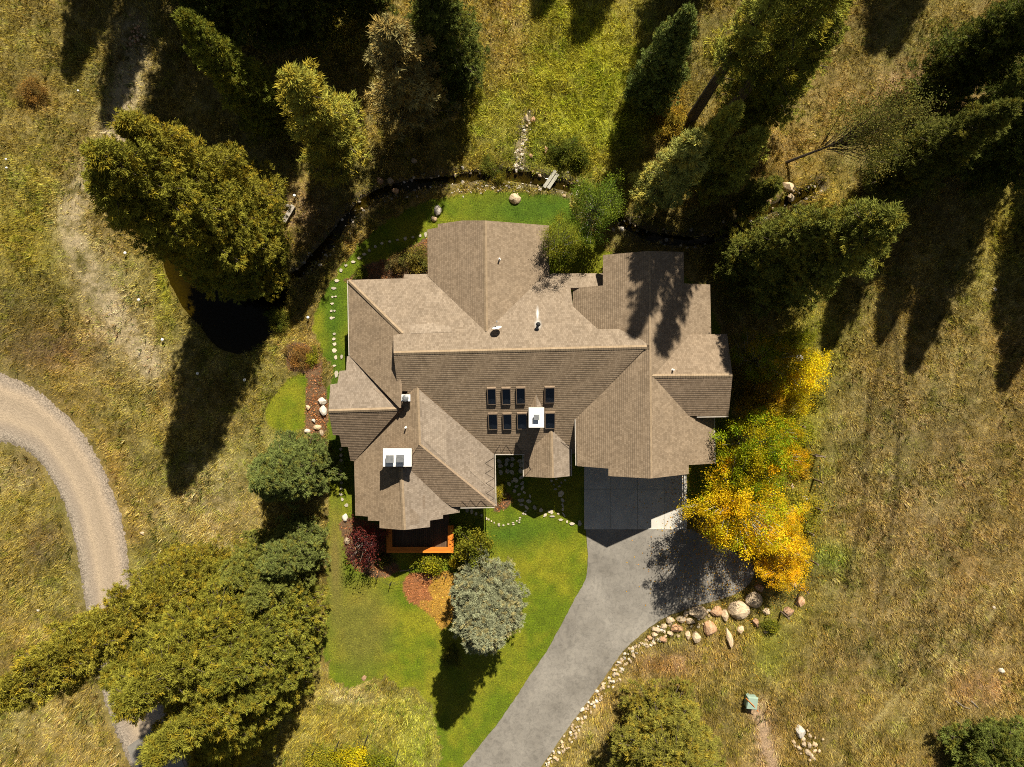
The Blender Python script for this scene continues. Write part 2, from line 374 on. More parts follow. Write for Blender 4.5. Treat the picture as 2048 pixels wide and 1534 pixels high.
# colour zones: (cx, cy, rx, ry, colour, weight)
ZONES = [
    (1120, 130, 190, 200, (.290, .285, .040), .9), (1010, 60, 60, 130, (.34, .235, .085), .8), (1000, 270, 110, 90, (.245, .235, .042), .85), (1190, 230, 100, 130, (.26, .265, .030), .8),
    (690, 60, 70, 90, (.33, .285, .05), .8), (640, 340, 70, 60, (.34, .28, .07), .75), (600, 420, 60, 60, (.32, .22, .11), .8), (700, 180, 60, 80, (.29, .22, .07), .6),
    (1580, 260, 110, 120, (.33, .235, .075), .7), (1830, 180, 70, 60, (.36, .235, .115), .85), (1340, 210, 40, 110, (.30, .17, .03), .75), (1640, 390, 60, 60, (.33, .25, .04), .7), (1920, 240, 60, 60, (.28, .18, .09), .7),
    (2010, 440, 60, 120, (.26, .23, .035), .7), (1640, 690, 60, 90, (.25, .22, .03), .7), (1770, 560, 80, 80, (.24, .185, .045), .6),
    (1595, 900, 55, 260, (.27, .26, .028), .95), (1600, 1020, 45, 80, (.29, .23, .03), .6), (1655, 1110, 55, 28, (.21, .25, .03), .95), (1545, 1300, 50, 55, (.22, .25, .025), .95), (1620, 1230, 60, 60, (.24, .19, .035), .6),
    (1840, 950, 200, 260, (.245, .185, .085), .55), (1900, 1200, 180, 180, (.27, .20, .085), .6), (1760, 1300, 180, 60, (.225, .175, .07), .5), (1960, 1380, 60, 40, (.36, .22, .10), .8), (1640, 1420, 100, 100, (.22, .165, .06), .5),
    (1530, 1480, 22, 70, (.44, .31, .19), .9), (1510, 1415, 16, 20, (.44, .31, .19), .8), (1390, 1310, 120, 60, (.27, .20, .07), .7), (1330, 1325, 70, 25, (.36, .20, .10), .6), (1180, 1470, 50, 80, (.33, .25, .10), .7),
    (100, 120, 140, 140, (.225, .19, .052), .7), (60, 280, 120, 120, (.215, .165, .05), .6), (70, 190, 34, 28, (.30, .18, .05), .8), (60, 460, 90, 130, (.26, .225, .035), .7), (40, 640, 90, 90, (.16, .12, .04), .7), (100, 700, 100, 40, (.15, .10, .045), .8),
    (200, 860, 40, 50, (.20, .15, .045), .7), (232, 940, 28, 70, (.33, .215, .06), .7), (262, 1060, 22, 60, (.34, .23, .06), .6), (400, 1010, 90, 120, (.37, .29, .13), .75), (300, 900, 90, 100, (.25, .215, .06), .5), (330, 620, 100, 140, (.27, .22, .075), .5),
    (210, 620, 40, 120, (.36, .285, .155), .6), (340, 1110, 90, 40, (.25, .215, .05), .6), (50, 1000, 110, 70, (.28, .215, .055), .7), (90, 1090, 40, 60, (.17, .115, .05), .7), (60, 1230, 120, 100, (.27, .22, .065), .6), (90, 1470, 160, 70, (.31, .245, .085), .8), (30, 950, 50, 30, (.38, .31, .16), .7),
    (720, 1420, 120, 60, (.32, .285, .06), .9), (640, 1440, 80, 60, (.31, .26, .06), .8), (840, 1470, 50, 70, (.31, .29, .05), .85), (700, 1510, 130, 28, (.30, .29, .03), .8), (560, 740, 60, 60, (.24, .20, .05), .5), (700, 1390, 50, 18, (.42, .34, .18), .7),
    (560, 840, 40, 50, (.26, .24, .04), .5), (525, 900, 40, 60, (.29, .235, .07), .6), (335, 560, 16, 90, (.30, .28, .03), .8),
]
def zone_colour(px, py):
    n = fbm(px, py, 120, 3); m = fbm(px, py, 34, 7); s = fbm(px, py, 11, 13)
    c = np.empty(px.shape + (3,)); c[...] = np.array((.245, .19, .058))
    for k, (cx, cy, rx, ry, col, w) in enumerate(ZONES):
        d = ((px - cx) / rx) ** 2 + ((py - cy) / ry) ** 2
        f = w * np.clip(np.exp(-d * 1.1) * (.55 + .95 * (m * .6 + n * .4)) * 1.25, 0, 1)
        c += (np.array(col) - c) * f[..., None]
    g = np.clip((m - .5) * 2.2, -1, 1)[..., None]
    c *= 1 + .42 * g
    c[..., 0] *= 1 - .10 * np.clip((n - .5) * 3, -1, 1); c[..., 2] *= 1 + .25 * np.clip((s - .5) * 3, -1, 1)
    c *= (.45 + 1.10 * s)[..., None]
    for ln in PATHS:
        f = np.exp(-(ldist(px, py, ln) / 34) ** 2) * np.clip(1.7 * (m + s - .55), 0, .95)
        c += (np.array((.50, .40, .25)) - c) * f[..., None]
    for k in range(2):                                                 # faint vehicle tracks in the right meadow
        ln = [(1790, 640), (1800 - k * 60, 800), (1790 - k * 62, 1000), (1760 - k * 70, 1180)]
        f = np.exp(-(ldist(px, py, ln) / 6) ** 2) * .5 * (m > .38); c *= (1 - f)[..., None]
    for ln in ([(1990, 1180), (1790, 1395), (1650, 1560)], [(2010, 1200), (1820, 1420), (1690, 1560)]):
        f = np.exp(-(ldist(px, py, ln) / 7) ** 2) * .75 * (m > .40); c += (np.array((.42, .34, .14)) - c) * f[..., None]
    f = np.clip(1.25 - ldist(px, py, DIRT) / (14 * (.5 + m)), 0, 1); c += (np.array((.50, .345, .215)) * (.7 + .6 * s)[..., None] - c) * f[..., None]
    return np.clip(c, .01, .7)
def lawn_colour(px, py):
    m = fbm(px, py, 46, 21); s = fbm(px, py, 9, 23); n = fbm(px, py, 130, 29)
    a = np.array((.165, .230, .008)); b = np.array((.315, .310, .018)); d = np.array((.085, .175, .010))
    f = np.clip((m - .38) * 2.6 + (n - .5) * 1.2, 0, 1)[..., None]
    c = a * (1 - f) + b * f
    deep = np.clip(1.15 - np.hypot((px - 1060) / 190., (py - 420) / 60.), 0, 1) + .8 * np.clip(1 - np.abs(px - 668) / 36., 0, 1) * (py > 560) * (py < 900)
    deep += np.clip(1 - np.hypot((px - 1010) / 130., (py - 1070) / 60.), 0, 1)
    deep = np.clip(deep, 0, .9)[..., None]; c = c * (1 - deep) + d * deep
    yl = np.clip(1 - np.hypot((px - 720) / 90., (py - 1250) / 130.), 0, .6)[..., None]; c = c * (1 - yl) + np.array((.255, .205, .048)) * yl
    y2 = np.clip(1 - np.hypot((px - 670) / 25., (py - 1120) / 150.), 0, .8)[..., None]; c = c * (1 - y2) + np.array((.27, .20, .06)) * y2
    return c * (.66 + .44 * s)[..., None]

def masks(px, py):
    j = (fbm(px, py, 26, 31) - .5) * 14; j2 = (vn(px, py, 7, 33) - .5) * 5
    d = {}
    d['lawn'] = np.minimum(sdist(px, py, LAWN) + j * np.where((py > 1320) & (px < 900), 3.2, .6) + j2 * 1.4, sdist(px, py, LAWN2) + j)
    d['drive'] = sdist(px, py, DRIVE); d['apron'] = sdist(px, py, APRON); d['road'] = sdist(px, py, ROAD)
    d['pond'] = sdist(px, py, POND); d['stream'] = ldist(px, py, STREAM) - 16 + j * .5; d['trib'] = ldist(px, py, TRIB) - 9 + j * .5
    d['bed'] = sdist(px, py, BED) + j2 * .4
    d['bed2'] = np.minimum(np.minimum(np.minimum(sdist(px, py, BED2), sdist(px, py, BED3)), sdist(px, py, BED4)), sdist(px, py, BED5)) + j * .4
    d['house'] = sdist(px, py, HOUSE)
    return d

# ------------------------------------------------------------------ ground sheet (soil, lawn, beds, pond basin)
def axis(fine, step, far):
    a = np.arange(-fine, fine + step * .5, step); o = []; x = fine; g = step * 2
    while x < far: x += g; g *= 1.5; o.append(x)
    o = np.array(o); return np.concatenate([-o[::-1], a, o])
gx = axis(40.0, 0.155, 900); gy = axis(31.0, 0.155, 900)
XX, YY = np.meshgrid(gx, gy); PX = XX * G + 1024; PY = 767 - YY * G
MK = masks(PX, PY)
hard = np.minimum(np.minimum(MK['drive'], MK['apron']), np.minimum(MK['road'], MK['house']))
soft = np.clip(hard / 40, 0, 1)
ZZ = (fbm(PX, PY, 60, 41) - .5) * .22 * soft * (MK['lawn'] > 0) + (fbm(PX, PY, 10, 43) - .5) * .07 * soft
ZZ -= .55 * np.clip(-MK['pond'] / 26, 0, 1)
ZZ -= .30 * np.clip(-MK['stream'] / 9, 0, 1) * (MK['pond'] > 0)
ZZ += .12 * np.clip(1 - np.abs(MK['stream']) / 16, 0, 1) * (MK['pond'] > 10) * np.clip(vn(PX, PY, 12, 44) - .2, 0, 1)
CC = zone_colour(PX, PY)
inl = MK['lawn'] < 0; inb = MK['bed'] < 0; inb2 = MK['bed2'] < 0
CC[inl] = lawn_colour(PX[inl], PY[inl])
bm_ = fbm(PX, PY, 16, 51)[..., None]
bedc = np.where((PX > 862 + 18 * (vn(PX, PY, 14, 52) - .5) + np.where(PY > 1200, -20, 0))[..., None], np.array((.50, .28, .05)), np.array((.40, .16, .06))) * (.7 + .6 * bm_)
CC[inb] = bedc[inb]
b2 = (np.array((.20, .12, .065)) * (.5 + bm_)); CC[inb2] = b2[inb2]
wet = np.clip(1 - (MK['stream'] + 2) / 12, 0, 1)[..., None] * (MK['pond'] > 0)[..., None]
CC = CC * (1 - .8 * wet) + np.array((.17, .135, .085)) * .8 * wet
tb = np.clip(1 - MK['trib'] / 10, 0, 1)[..., None]; CC = CC * (1 - .8 * tb) + np.array((.32, .25, .16)) * .8 * tb
pd = np.clip(-MK['pond'] / 30, 0, 1)[..., None]; CC = np.where(MK['pond'][..., None] < 0, np.array((.20, .155, .030)) * (1 - pd * .6), CC)
verts = np.stack([XX, YY, ZZ], -1).reshape(-1, 3); cols = CC.reshape(-1, 3)
ny, nx = XX.shape
idx = np.arange(ny * nx).reshape(ny, nx)
quads = np.stack([idx[:-1, :-1], idx[:-1, 1:], idx[1:, 1:], idx[1:, :-1]], -1).reshape(-1, 4)
fm = lambda a: (a[:-1, :-1] & a[1:, 1:]).ravel()
F_l = fm(inl) & ~fm(inb) & ~fm(inb2); F_b = fm(inb); F_b2 = fm(inb2) & ~F_b
def sub(name, sel):
    q = quads[sel]; u, inv = np.unique(q.ravel(), return_inverse=True)
    return link(name, mesh_np(name, verts[u], inv.reshape(-1, 4), cols[u], smooth=True), M['ground'])
tag(sub('ground', ~(F_l | F_b | F_b2)), kind='structure')
tag(sub('lawn', F_l), kind='structure')
tag(sub('mulch_bed', F_b), kind='structure')
tag(sub('garden_bed', F_b2), kind='structure')

# ------------------------------------------------------------------ grass blades
def blades(name, n_try, spec, label):
    x = rng.uniform(-39, 39, n_try); y = rng.uniform(-29.5, 29.5, n_try)
    px = x * G + 1024; py = 767 - y * G
    mk = masks(px, py); keep, c, hgt, wid, nb, lean = spec(px, py, mk)
    x, y, px, py, c, hgt = x[keep], y[keep], px[keep], py[keep], c[keep], hgt[keep]
    n = len(x); V = np.empty((n, nb, 3, 3)); C = np.empty((n, nb, 3, 3))
    ang = rng.uniform(0, 2 * np.pi, (n, nb)); h = hgt[:, None] * rng.uniform(.6, 1.2, (n, nb)); ln = h * rng.uniform(lean[0], lean[1], (n, nb))
    bx = x[:, None] + rng.normal(0, .05, (n, nb)); by = y[:, None] + rng.normal(0, .05, (n, nb))
    w = wid * rng.uniform(.6, 1.3, (n, nb)); ca, sa = np.cos(ang), np.sin(ang)
    V[:, :, 0] = np.stack([bx - sa * w, by + ca * w, np.full_like(bx, -.03)], -1)
    V[:, :, 1] = np.stack([bx + sa * w, by - ca * w, np.full_like(bx, -.03)], -1)
    V[:, :, 2] = np.stack([bx + ca * ln, by + sa * ln, h], -1)
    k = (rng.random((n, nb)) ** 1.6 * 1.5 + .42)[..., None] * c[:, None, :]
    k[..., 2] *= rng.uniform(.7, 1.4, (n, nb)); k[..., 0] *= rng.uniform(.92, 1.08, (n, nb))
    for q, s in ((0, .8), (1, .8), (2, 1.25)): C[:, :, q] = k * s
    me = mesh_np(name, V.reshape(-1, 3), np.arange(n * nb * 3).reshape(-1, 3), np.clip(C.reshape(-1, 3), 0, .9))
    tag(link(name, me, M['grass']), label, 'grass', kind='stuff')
def wild(px, py, mk):
    free = (mk['lawn'] > 0) & (mk['drive'] > 3) & (mk['apron'] > 3) & (mk['road'] > 4) & (mk['pond'] > -3) & (mk['stream'] > -4) & (mk['house'] > 20) & (mk['bed'] > 0) & (mk['bed2'] > 0) & (mk['trib'] > 0)
    t = fbm(px, py, 40, 61); path = np.minimum(ldist(px, py, PATHS[0]), ldist(px, py, PATHS[1]))
    dens = .35 + 1.0 * t; dens = np.where(path < 26, dens * .22, dens); dens = np.where(ldist(px, py, DIRT) < 12, dens * .12, dens)
    north = np.clip(1 - np.hypot((px - 1100) / 330., (py - 150) / 260.), 0, 1)
    hgt = (.12 + .22 * fbm(px, py, 22, 63)) * (1 + 1.0 * north)
    edge = np.clip(1 - np.abs(mk['pond'] - 8) / 14, 0, 1); hgt *= 1 + edge
    hgt *= np.clip(mk['road'] / 20, .4, 1)
    c = zone_colour(px, py) * (np.array((1.54, 1.48, 1.02)) - np.clip((px - 1450) / 200, 0, 1)[:, None] * np.array((.06, .07, -.06)) + np.clip(1 - np.hypot((px - 1080) / 300., (py - 150) / 250.), 0, .6)[:, None] * np.array((.18, .22, .0)))
    green = (vn(px, py, 18, 65) > .72)[:, None]; c = np.where(green, c * np.array((.84, .99, .75)), c)
    return free & (rng.random(len(px)) < dens), c, hgt, .016, 4, (.35, 1.3)
blades('meadow_grass', 330000, wild, 'dry olive and straw coloured meadow grass around the house')
def short(px, py, mk):
    free = (mk['lawn'] < 0) & (mk['drive'] > 1) & (mk['apron'] > 1) & (mk['house'] > 8) & (mk['bed'] > 2) & (mk['bed2'] > 2)
    c = lawn_colour(px, py) * 1.5
    return free, c, np.full(len(px), .06), .013, 3, (.3, 1.0)
blades('lawn_grass', 330000, short, 'short mown green lawn grass around the house')
def litter(px, py, mk):
    free = (mk['bed'] < 0) | ((mk['bed2'] < 0) & (mk['house'] > 10))
    c = np.where((px > 862)[:, None] & (py > 1100)[:, None], np.array((.66, .36, .05)), np.array((.54, .22, .08)))
    return free, c, np.full(len(px), .09), .028, 3, (.5, 1.5)
blades('leaf_litter', 230000, litter, 'rusty brown and amber leaf litter on the garden beds')
# coarse dark and straw weeds that break up the meadow
def weeds(px, py, mk):
    free = (mk['lawn'] > 4) & (mk['drive'] > 8) & (mk['apron'] > 3) & (mk['road'] > 7) & (mk['pond'] > -7) & (mk['stream'] > -10) & (mk['house'] > 30) & (mk['bed'] > 3)
    near = np.clip(1 - mk['stream'] / 40, 0, 1) + 1.3 * np.clip(1 - mk['pond'] / 25, 0, 1) + .6 * np.clip(1 - mk['road'] / 30, 0, 1)
    t = fbm(px, py, 55, 71) + .3 * near + .22 * np.clip(1 - np.hypot((px - 1090) / 300., (py - 170) / 240.), 0, 1)
    c = zone_colour(px, py)
    r = rng.random(len(px))[:, None]
    c = np.where(r < .45, c * np.array((.55, .72, .5)), np.where(r < .85, c * 1.5, c * np.array((.85, .7, .6))))
    return free & (t > .56) & (rng.random(len(px)) < .35), c, np.full(len(px), .38) * (.6 + .8 * vn(px, py, 15, 73)), .03, 7, (.3, .9)
blades('meadow_weeds', 60000, weeds, 'coarse tufts of taller weeds scattered through the meadow')

# ------------------------------------------------------------------ roads, drive, apron, water
def sheet(name, poly, z, mat, thick=0.05, jit=0.0, parent=None):
    pts = [P(a + random.uniform(-jit, jit), b + random.uniform(-jit, jit), 0) for a, b in poly]
    n = len(pts); tri = tessellate_polygon([pts])
    vs = [(p.x, p.y, z) for p in pts] + [(p.x, p.y, z - thick) for p in pts]
    fs = []
    for t in tri:
        a, b, c = [pts[i] for i in t]
        fs.append(t if (b - a).cross(c - a).z > 0 else t[::-1])
    fs += [(i, (i + 1) % n, (i + 1) % n + n, i + n) for i in range(n)]
    me = bpy.data.meshes.new(name); me.from_pydata(vs, [], fs); me.update()
    return link(name, me, mat, parent)
def dense(poly, step=6):
    out = []
    for (a, b), (c, d) in zip(poly, poly[1:] + poly[:1]):
        k = max(1, int(math.hypot(c - a, d - b) / step))
        out += [(a + (c - a) * i / k, b + (d - b) * i / k) for i in range(k)]
    return out
tag(sheet('driveway', dense(DRIVE), 0.035, M['asphalt'], .09, 0.8), kind='structure')
def resample(line, n):
    d = np.array(line, float); s = np.concatenate([[0], np.cumsum(np.hypot(*np.diff(d, axis=0).T))]); q = np.linspace(0, s[-1], n)
    return np.stack([np.interp(q, s, d[:, 0]), np.interp(q, s, d[:, 1])], -1)
def ribbon(name, L, R, z, mat, n=260, m=16, jit=2.0, zc=0.0):
    a = resample(L, n); b = resample(R, n); t = np.linspace(0, 1, m)[None, :, None]
    q = a[:, None] * (1 - t) + b[:, None] * t
    e = np.zeros((n, m, 2)); e[:, 0] = rng.normal(0, jit, (n, 2)); e[:, -1] = rng.normal(0, jit, (n, 2)); q = q + e
    x = (q[..., 0] - 1024) / G; y = (767 - q[..., 1]) / G
    zz = np.full_like(x, z) + zc * np.sin(np.pi * t[..., 0]); zz[:, 0] -= .06; zz[:, -1] -= .06
    uv = np.stack([np.broadcast_to(t[..., 0], x.shape), np.broadcast_to(np.linspace(0, n * .3, n)[:, None], x.shape)], -1)
    i = np.arange(n * m).reshape(n, m); f = np.stack([i[:-1, :-1], i[1:, :-1], i[1:, 1:], i[:-1, 1:]], -1).reshape(-1, 4)
    return link(name, mesh_np(name, np.stack([x, y, zz], -1).reshape(-1, 3), f, uv=uv.reshape(-1, 2), smooth=True), mat)
tag(ribbon('gravel_road', ROAD_OUT, ROAD_IN, .04, M['gravel'], zc=.06), kind='structure')
tag(sheet('paved_lane', dense([(256, 1492), (330, 1440), (345, 1470), (372, 1534), (398, 1600), (300, 1600), (270, 1534)]), .118, M['asphalt'], .12, .6), kind='structure')
ap = tag(empty('concrete_apron', P(1275, 980)), kind='structure')
axx = [1168, 1221.5, 1274.5, 1328, 1374]; ayy = [915, 978, 1058.5]
for r_ in range(2):
    for c_ in range(4):
        x0, x1, y0, y1 = axx[c_] + .3, axx[c_ + 1] - .3, ayy[r_] + .3, ayy[r_ + 1] - .3
        a, b = P(x0, y1), P(x1, y0)
        s = MB().prism([(a.x - ap.location.x, a.y - ap.location.y), (b.x - ap.location.x, a.y - ap.location.y), (b.x - ap.location.x, b.y - ap.location.y), (a.x - ap.location.x, b.y - ap.location.y)], -.1, .05).build('slab', M['concrete'], ap)
tag(sheet('pond_water', dense(POND, 10), -.10, M['water'], .01), kind='structure')
sl = [(p[0], p[1]) for p in STREAM]
def offset(line, d):
    o = []
    for i, p in enumerate(line):
        a = line[max(0, i - 1)]; b = line[min(len(line) - 1, i + 1)]; L = math.hypot(b[0] - a[0], b[1] - a[1]) or 1
        k = d * (1 + .35 * math.sin(i * .9))
        o.append((p[0] - (b[1] - a[1]) / L * k, p[1] + (b[0] - a[0]) / L * k))
    return o
tag(ribbon('stream_water', offset(sl, 16), offset(sl, -16), -.16, M['water'], 200, 4, 1.0), kind='structure')

# ------------------------------------------------------------------ the house
house = tag(empty('house', (0, 0, 0)), 'large tan shingled house with many gables, skylights and white chimney caps', 'house')
class Plane:
    """roof plane through p, falling along bearing 'down' (degrees, 0 = east, 90 = north) at the given pitch"""
    def __init__(s, p, down, pitch=0.52):
        a = math.radians(down); s.d = Vector((math.cos(a), math.sin(a))); s.p = p; s.k = pitch
        s.c = p.x * s.d.x + p.y * s.d.y
        s.e = Vector((-s.d.y, s.d.x, 0)); s.f = Vector((s.d.x, s.d.y, -pitch)).normalized(); s.n = s.e.cross(s.f)
        if s.n.z < 0: s.n = -s.n
    def z(s, x, y): return s.p.z - s.k * (x * s.d.x + y * s.d.y - s.c)
    def at(s, px, py):
        g = ((px - 1024) * s.d.x + (767 - py) * s.d.y) / FPX
        z = (s.p.z + s.k * s.c - CAM_H * s.k * g) / (1 - s.k * g)
        return P(px, py, z)
    def st(s, w): q = w - s.p; return (q.dot(s.e), q.dot(s.f))
    def w(s, st, lift=0.0): return s.p + s.e * st[0] + s.f * st[1] + s.n * lift
def clip_t(poly, t, keep_greater):
    out = []
    for i in range(len(poly)):
        a, b = poly[i], poly[(i + 1) % len(poly)]
        ia = (a[1] >= t) if keep_greater else (a[1] <= t); ib = (b[1] >= t) if keep_greater else (b[1] <= t)
        if ia: out.append(a)
        if ia != ib:
            k = (t - a[1]) / (b[1] - a[1]); out.append((a[0] + (b[0] - a[0]) * k, t))
    return out
EXPO = 0.14
def slope(plane, pix, tint=(1, 1, 1), thick=0.22, name='roof_slope'):
    poly = [plane.st(plane.at(*p)) for p in pix]
    area = sum(poly[i][0] * poly[(i + 1) % len(poly)][1] - poly[(i + 1) % len(poly)][0] * poly[i][1] for i in range(len(poly)))
    up = plane.w((0, 0)) - plane.p
    if (plane.e.cross(plane.f).z > 0) != (area > 0): poly = poly[::-1]
    V = []; FA = []; UV = []
    t0 = min(p[1] for p in poly); t1 = max(p[1] for p in poly)
    k = math.floor(t0 / EXPO)
    while k * EXPO < t1 - 1e-4:
        a, b = k * EXPO, (k + 1) * EXPO
        q = clip_t(clip_t(poly, a, True), b, False)
        if len(q) >= 3:
            base = len(V); m = len(q)
            for s_, t_ in q: V.append(plane.w((s_, t_), .004 + .016 * (t_ - a) / EXPO)); UV.append((s_, t_))
            tri = tessellate_polygon([[Vector((s_, t_, 0)) for s_, t_ in q]])
            for t in tri:
                va, vb, vc = [V[base + i] for i in t]
                nz = (vb - va).cross(vc - va)
                if nz.length < 1e-7: continue
                FA.append(tuple(base + i for i in (t if nz.dot(plane.n) > 0 else t[::-1])))
            for i in range(m):
                c, d = q[i], q[(i + 1) % m]
                if abs(c[1] - b) < 1e-6 and abs(d[1] - b) < 1e-6 and abs(c[0] - d[0]) > 1e-4:
                    bb = len(V); V.append(plane.w(c, 0.0)); V.append(plane.w(d, 0.0)); UV += [c, d]
                    FA.append((base + i, base + (i + 1) % m, bb + 1, bb))
        k += 1
    me = bpy.data.meshes.new(name); me.from_pydata([tuple(v) for v in V], [], FA)
    uvl = me.uv_layers.new(name='UVMap')
    vi = np.empty(len(me.loops), np.int32); me.loops.foreach_get('vertex_index', vi)
    uvl.data.foreach_set('uv', np.array(UV, np.float32)[vi].ravel()); me.update()
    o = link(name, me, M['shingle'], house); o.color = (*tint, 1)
    # board underneath: soffit and fascia edge
    n = len(poly); b = MB()
    vs = [plane.w(p, 0.0) for p in poly] + [plane.w(p, -thick) for p in poly]
    tri = tessellate_polygon([[Vector((a_, b_, 0)) for a_, b_ in poly]])
    b.add(vs, [tuple(t) for t in tri] + [tuple(i + n for i in t[::-1]) for t in tri] + [(i, i + n, (i + 1) % n + n, (i + 1) % n) for i in range(n)])
    b.build('fascia', M['fascia'], o)
    return o
TH = 0.9
E_, N_, W_, S_ = 0 + TH, 90 + TH, 180 + TH, 270 + TH
zA = 6.55
pA = P(1040, 700, zA)
A_S = Plane(pA, S_ + .4); A_N = Plane(pA, N_ + .4)
C_W = Plane(P(697, 562, 3.80), W_)
pD = P(730, 820, 5.30); D_N = Plane(pD, N_ + .4, .43); D_S = Plane(pD, S_ + .4, .63)
pF = P(836, 830, 5.50); F_W = Plane(pF, W_ - .3); F_E = Plane(pF, E_ - .3)
F_S = Plane(P(838, 889, 5.50), S_, .46)
pH = P(806, 1010, 4.95); H_E = Plane(pH, E_ - .3)
pN = P(971, 550, 5.90); N_W = Plane(pN, W_ - .4); N_E = Plane(pN, E_ - .4)
pG = P(1298, 760, 6.50); G_W = Plane(pG, W_ - .4); G_E = Plane(pG, E_ - .4)
pK = P(1380, 752, 6.35); K_N = Plane(pK, N_ - .4); K_S = Plane(pK, S_ - .4)
pE = P(1103, 905, 3.80); P_W = Plane(pE, W_ - .3); P_E = Plane(pE, E_ - .3)

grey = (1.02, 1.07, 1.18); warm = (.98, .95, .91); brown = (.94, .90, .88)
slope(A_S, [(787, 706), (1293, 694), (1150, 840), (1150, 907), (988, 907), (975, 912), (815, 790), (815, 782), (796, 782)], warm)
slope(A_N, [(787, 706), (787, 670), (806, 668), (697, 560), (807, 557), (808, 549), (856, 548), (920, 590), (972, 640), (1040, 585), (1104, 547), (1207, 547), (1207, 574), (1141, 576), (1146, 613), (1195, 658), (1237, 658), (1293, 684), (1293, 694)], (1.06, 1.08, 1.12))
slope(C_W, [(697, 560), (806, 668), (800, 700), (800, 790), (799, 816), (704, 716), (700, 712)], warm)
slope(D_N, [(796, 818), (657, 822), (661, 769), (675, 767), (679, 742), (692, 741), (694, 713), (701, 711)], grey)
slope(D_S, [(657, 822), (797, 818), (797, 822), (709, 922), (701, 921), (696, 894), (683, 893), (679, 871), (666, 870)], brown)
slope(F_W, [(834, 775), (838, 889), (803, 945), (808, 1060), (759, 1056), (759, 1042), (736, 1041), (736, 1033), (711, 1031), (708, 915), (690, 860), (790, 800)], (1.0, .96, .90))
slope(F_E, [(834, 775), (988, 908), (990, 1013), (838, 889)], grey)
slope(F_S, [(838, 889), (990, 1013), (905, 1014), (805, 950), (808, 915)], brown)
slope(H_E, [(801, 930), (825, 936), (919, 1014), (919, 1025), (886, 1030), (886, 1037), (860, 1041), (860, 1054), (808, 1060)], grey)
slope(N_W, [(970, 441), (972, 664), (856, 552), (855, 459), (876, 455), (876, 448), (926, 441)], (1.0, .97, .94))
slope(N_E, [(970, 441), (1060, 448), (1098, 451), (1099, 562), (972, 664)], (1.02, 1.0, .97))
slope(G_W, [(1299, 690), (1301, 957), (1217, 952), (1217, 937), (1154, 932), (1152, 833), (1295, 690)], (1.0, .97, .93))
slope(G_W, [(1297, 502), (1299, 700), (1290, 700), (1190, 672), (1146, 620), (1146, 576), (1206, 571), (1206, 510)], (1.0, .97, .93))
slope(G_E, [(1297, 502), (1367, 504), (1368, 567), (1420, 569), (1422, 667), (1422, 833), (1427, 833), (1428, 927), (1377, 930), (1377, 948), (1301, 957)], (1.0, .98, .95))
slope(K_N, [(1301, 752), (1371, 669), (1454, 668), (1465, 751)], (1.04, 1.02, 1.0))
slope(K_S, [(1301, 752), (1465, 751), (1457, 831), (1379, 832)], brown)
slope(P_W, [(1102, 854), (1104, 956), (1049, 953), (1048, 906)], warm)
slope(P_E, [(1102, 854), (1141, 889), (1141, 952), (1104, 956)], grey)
# re-roofed and bleached patches, one shingle layer proud of the slope
def patch(pl, pix, tint):
    q = Plane(pl.p + Vector((0, 0, .016)), math.degrees(math.atan2(pl.d.y, pl.d.x)), pl.k); slope(q, pix, tint, .004, 'shingle_patch')
patch(F_E, [(840, 782), (893, 829), (894, 926), (847, 880)], (1.16, 1.22, 1.34)); patch(F_E, [(938, 900), (951, 912), (951, 942), (976, 960), (975, 974), (940, 942)], (1.18, 1.24, 1.36))
patch(H_E, [(845, 991), (850, 991), (850, 1017), (845, 1017)], (.86, .86, .90)); patch(H_E, [(820, 1017), (828, 1020), (839, 1033), (839, 1046), (826, 1050), (820, 1048)], (.90, .91, .95))
patch(A_N, [(820, 650), (862, 646), (900, 652), (905, 664), (822, 667)], (1.22, 1.27, 1.36)); patch(A_N, [(850, 585), (880, 584), (900, 606), (852, 606)], (1.14, 1.17, 1.23)); patch(D_N, [(748, 778), (756, 778), (796, 815), (788, 815)], (1.10, 1.12, 1.2))
# cricket behind the middle chimney
pc = P(1073, 800, A_S.at(1073, 791).z + .05)
slope(Plane(pc, W_, .35), [(1072, 788), (1073, 818), (1060, 818)], warm, .05, 'cricket')
slope(Plane(pc, E_, .35), [(1072, 788), (1086, 818), (1073, 818)], grey, .05, 'cricket')

# ridge and hip caps: overlapping tabs
def caps(pa, pb, name='ridge_cap', half=.13):
    d = (pb - pa); L = d.length; d.normalize(); side = d.cross(Vector((0, 0, 1))).normalized(); up = side.cross(d)
    b = MB(); n = max(1, int(L / .16))
    for i in range(n):
        o = pa + d * (L * i / n); q = pa + d * (L * (i + 1) / n + .02)
        h0, h1 = .060 + random.uniform(0, .01), .045
        vs = [o + side * half - up * (half * .42) + up * .03, o + up * h0, o - side * half - up * (half * .42) + up * .03,
              q + side * half - up * (half * .42) + up * .015, q + up * h1, q - side * half - up * (half * .42) + up * .015]
        b.add(vs, [(0, 1, 4, 3), (1, 2, 5, 4), (0, 2, 1)])
    o = b.build(name, M['cap'], house)
    return o
t = NT('ridge_cap_shingle'); v = t.obj()
M['cap'] = t.col(t.ramp(t.noise(3.2, 5, .8, v), [(.3, (.20, .145, .09)), (.5, (.28, .205, .13)), (.7, (.33, .25, .165))]), .9)
caps(A_S.at(788, 706), A_S.at(1293, 694)); caps(F_E.at(834, 776), F_E.at(838, 889)); caps(H_E.at(802, 936), H_E.at(808, 1059))
caps(F_E.at(838, 889), F_E.at(989, 1012), 'hip_cap'); caps(A_N.at(697, 561), A_N.at(805, 667), 'hip_cap'); caps(N_E.at(970, 442), N_E.at(972, 662))
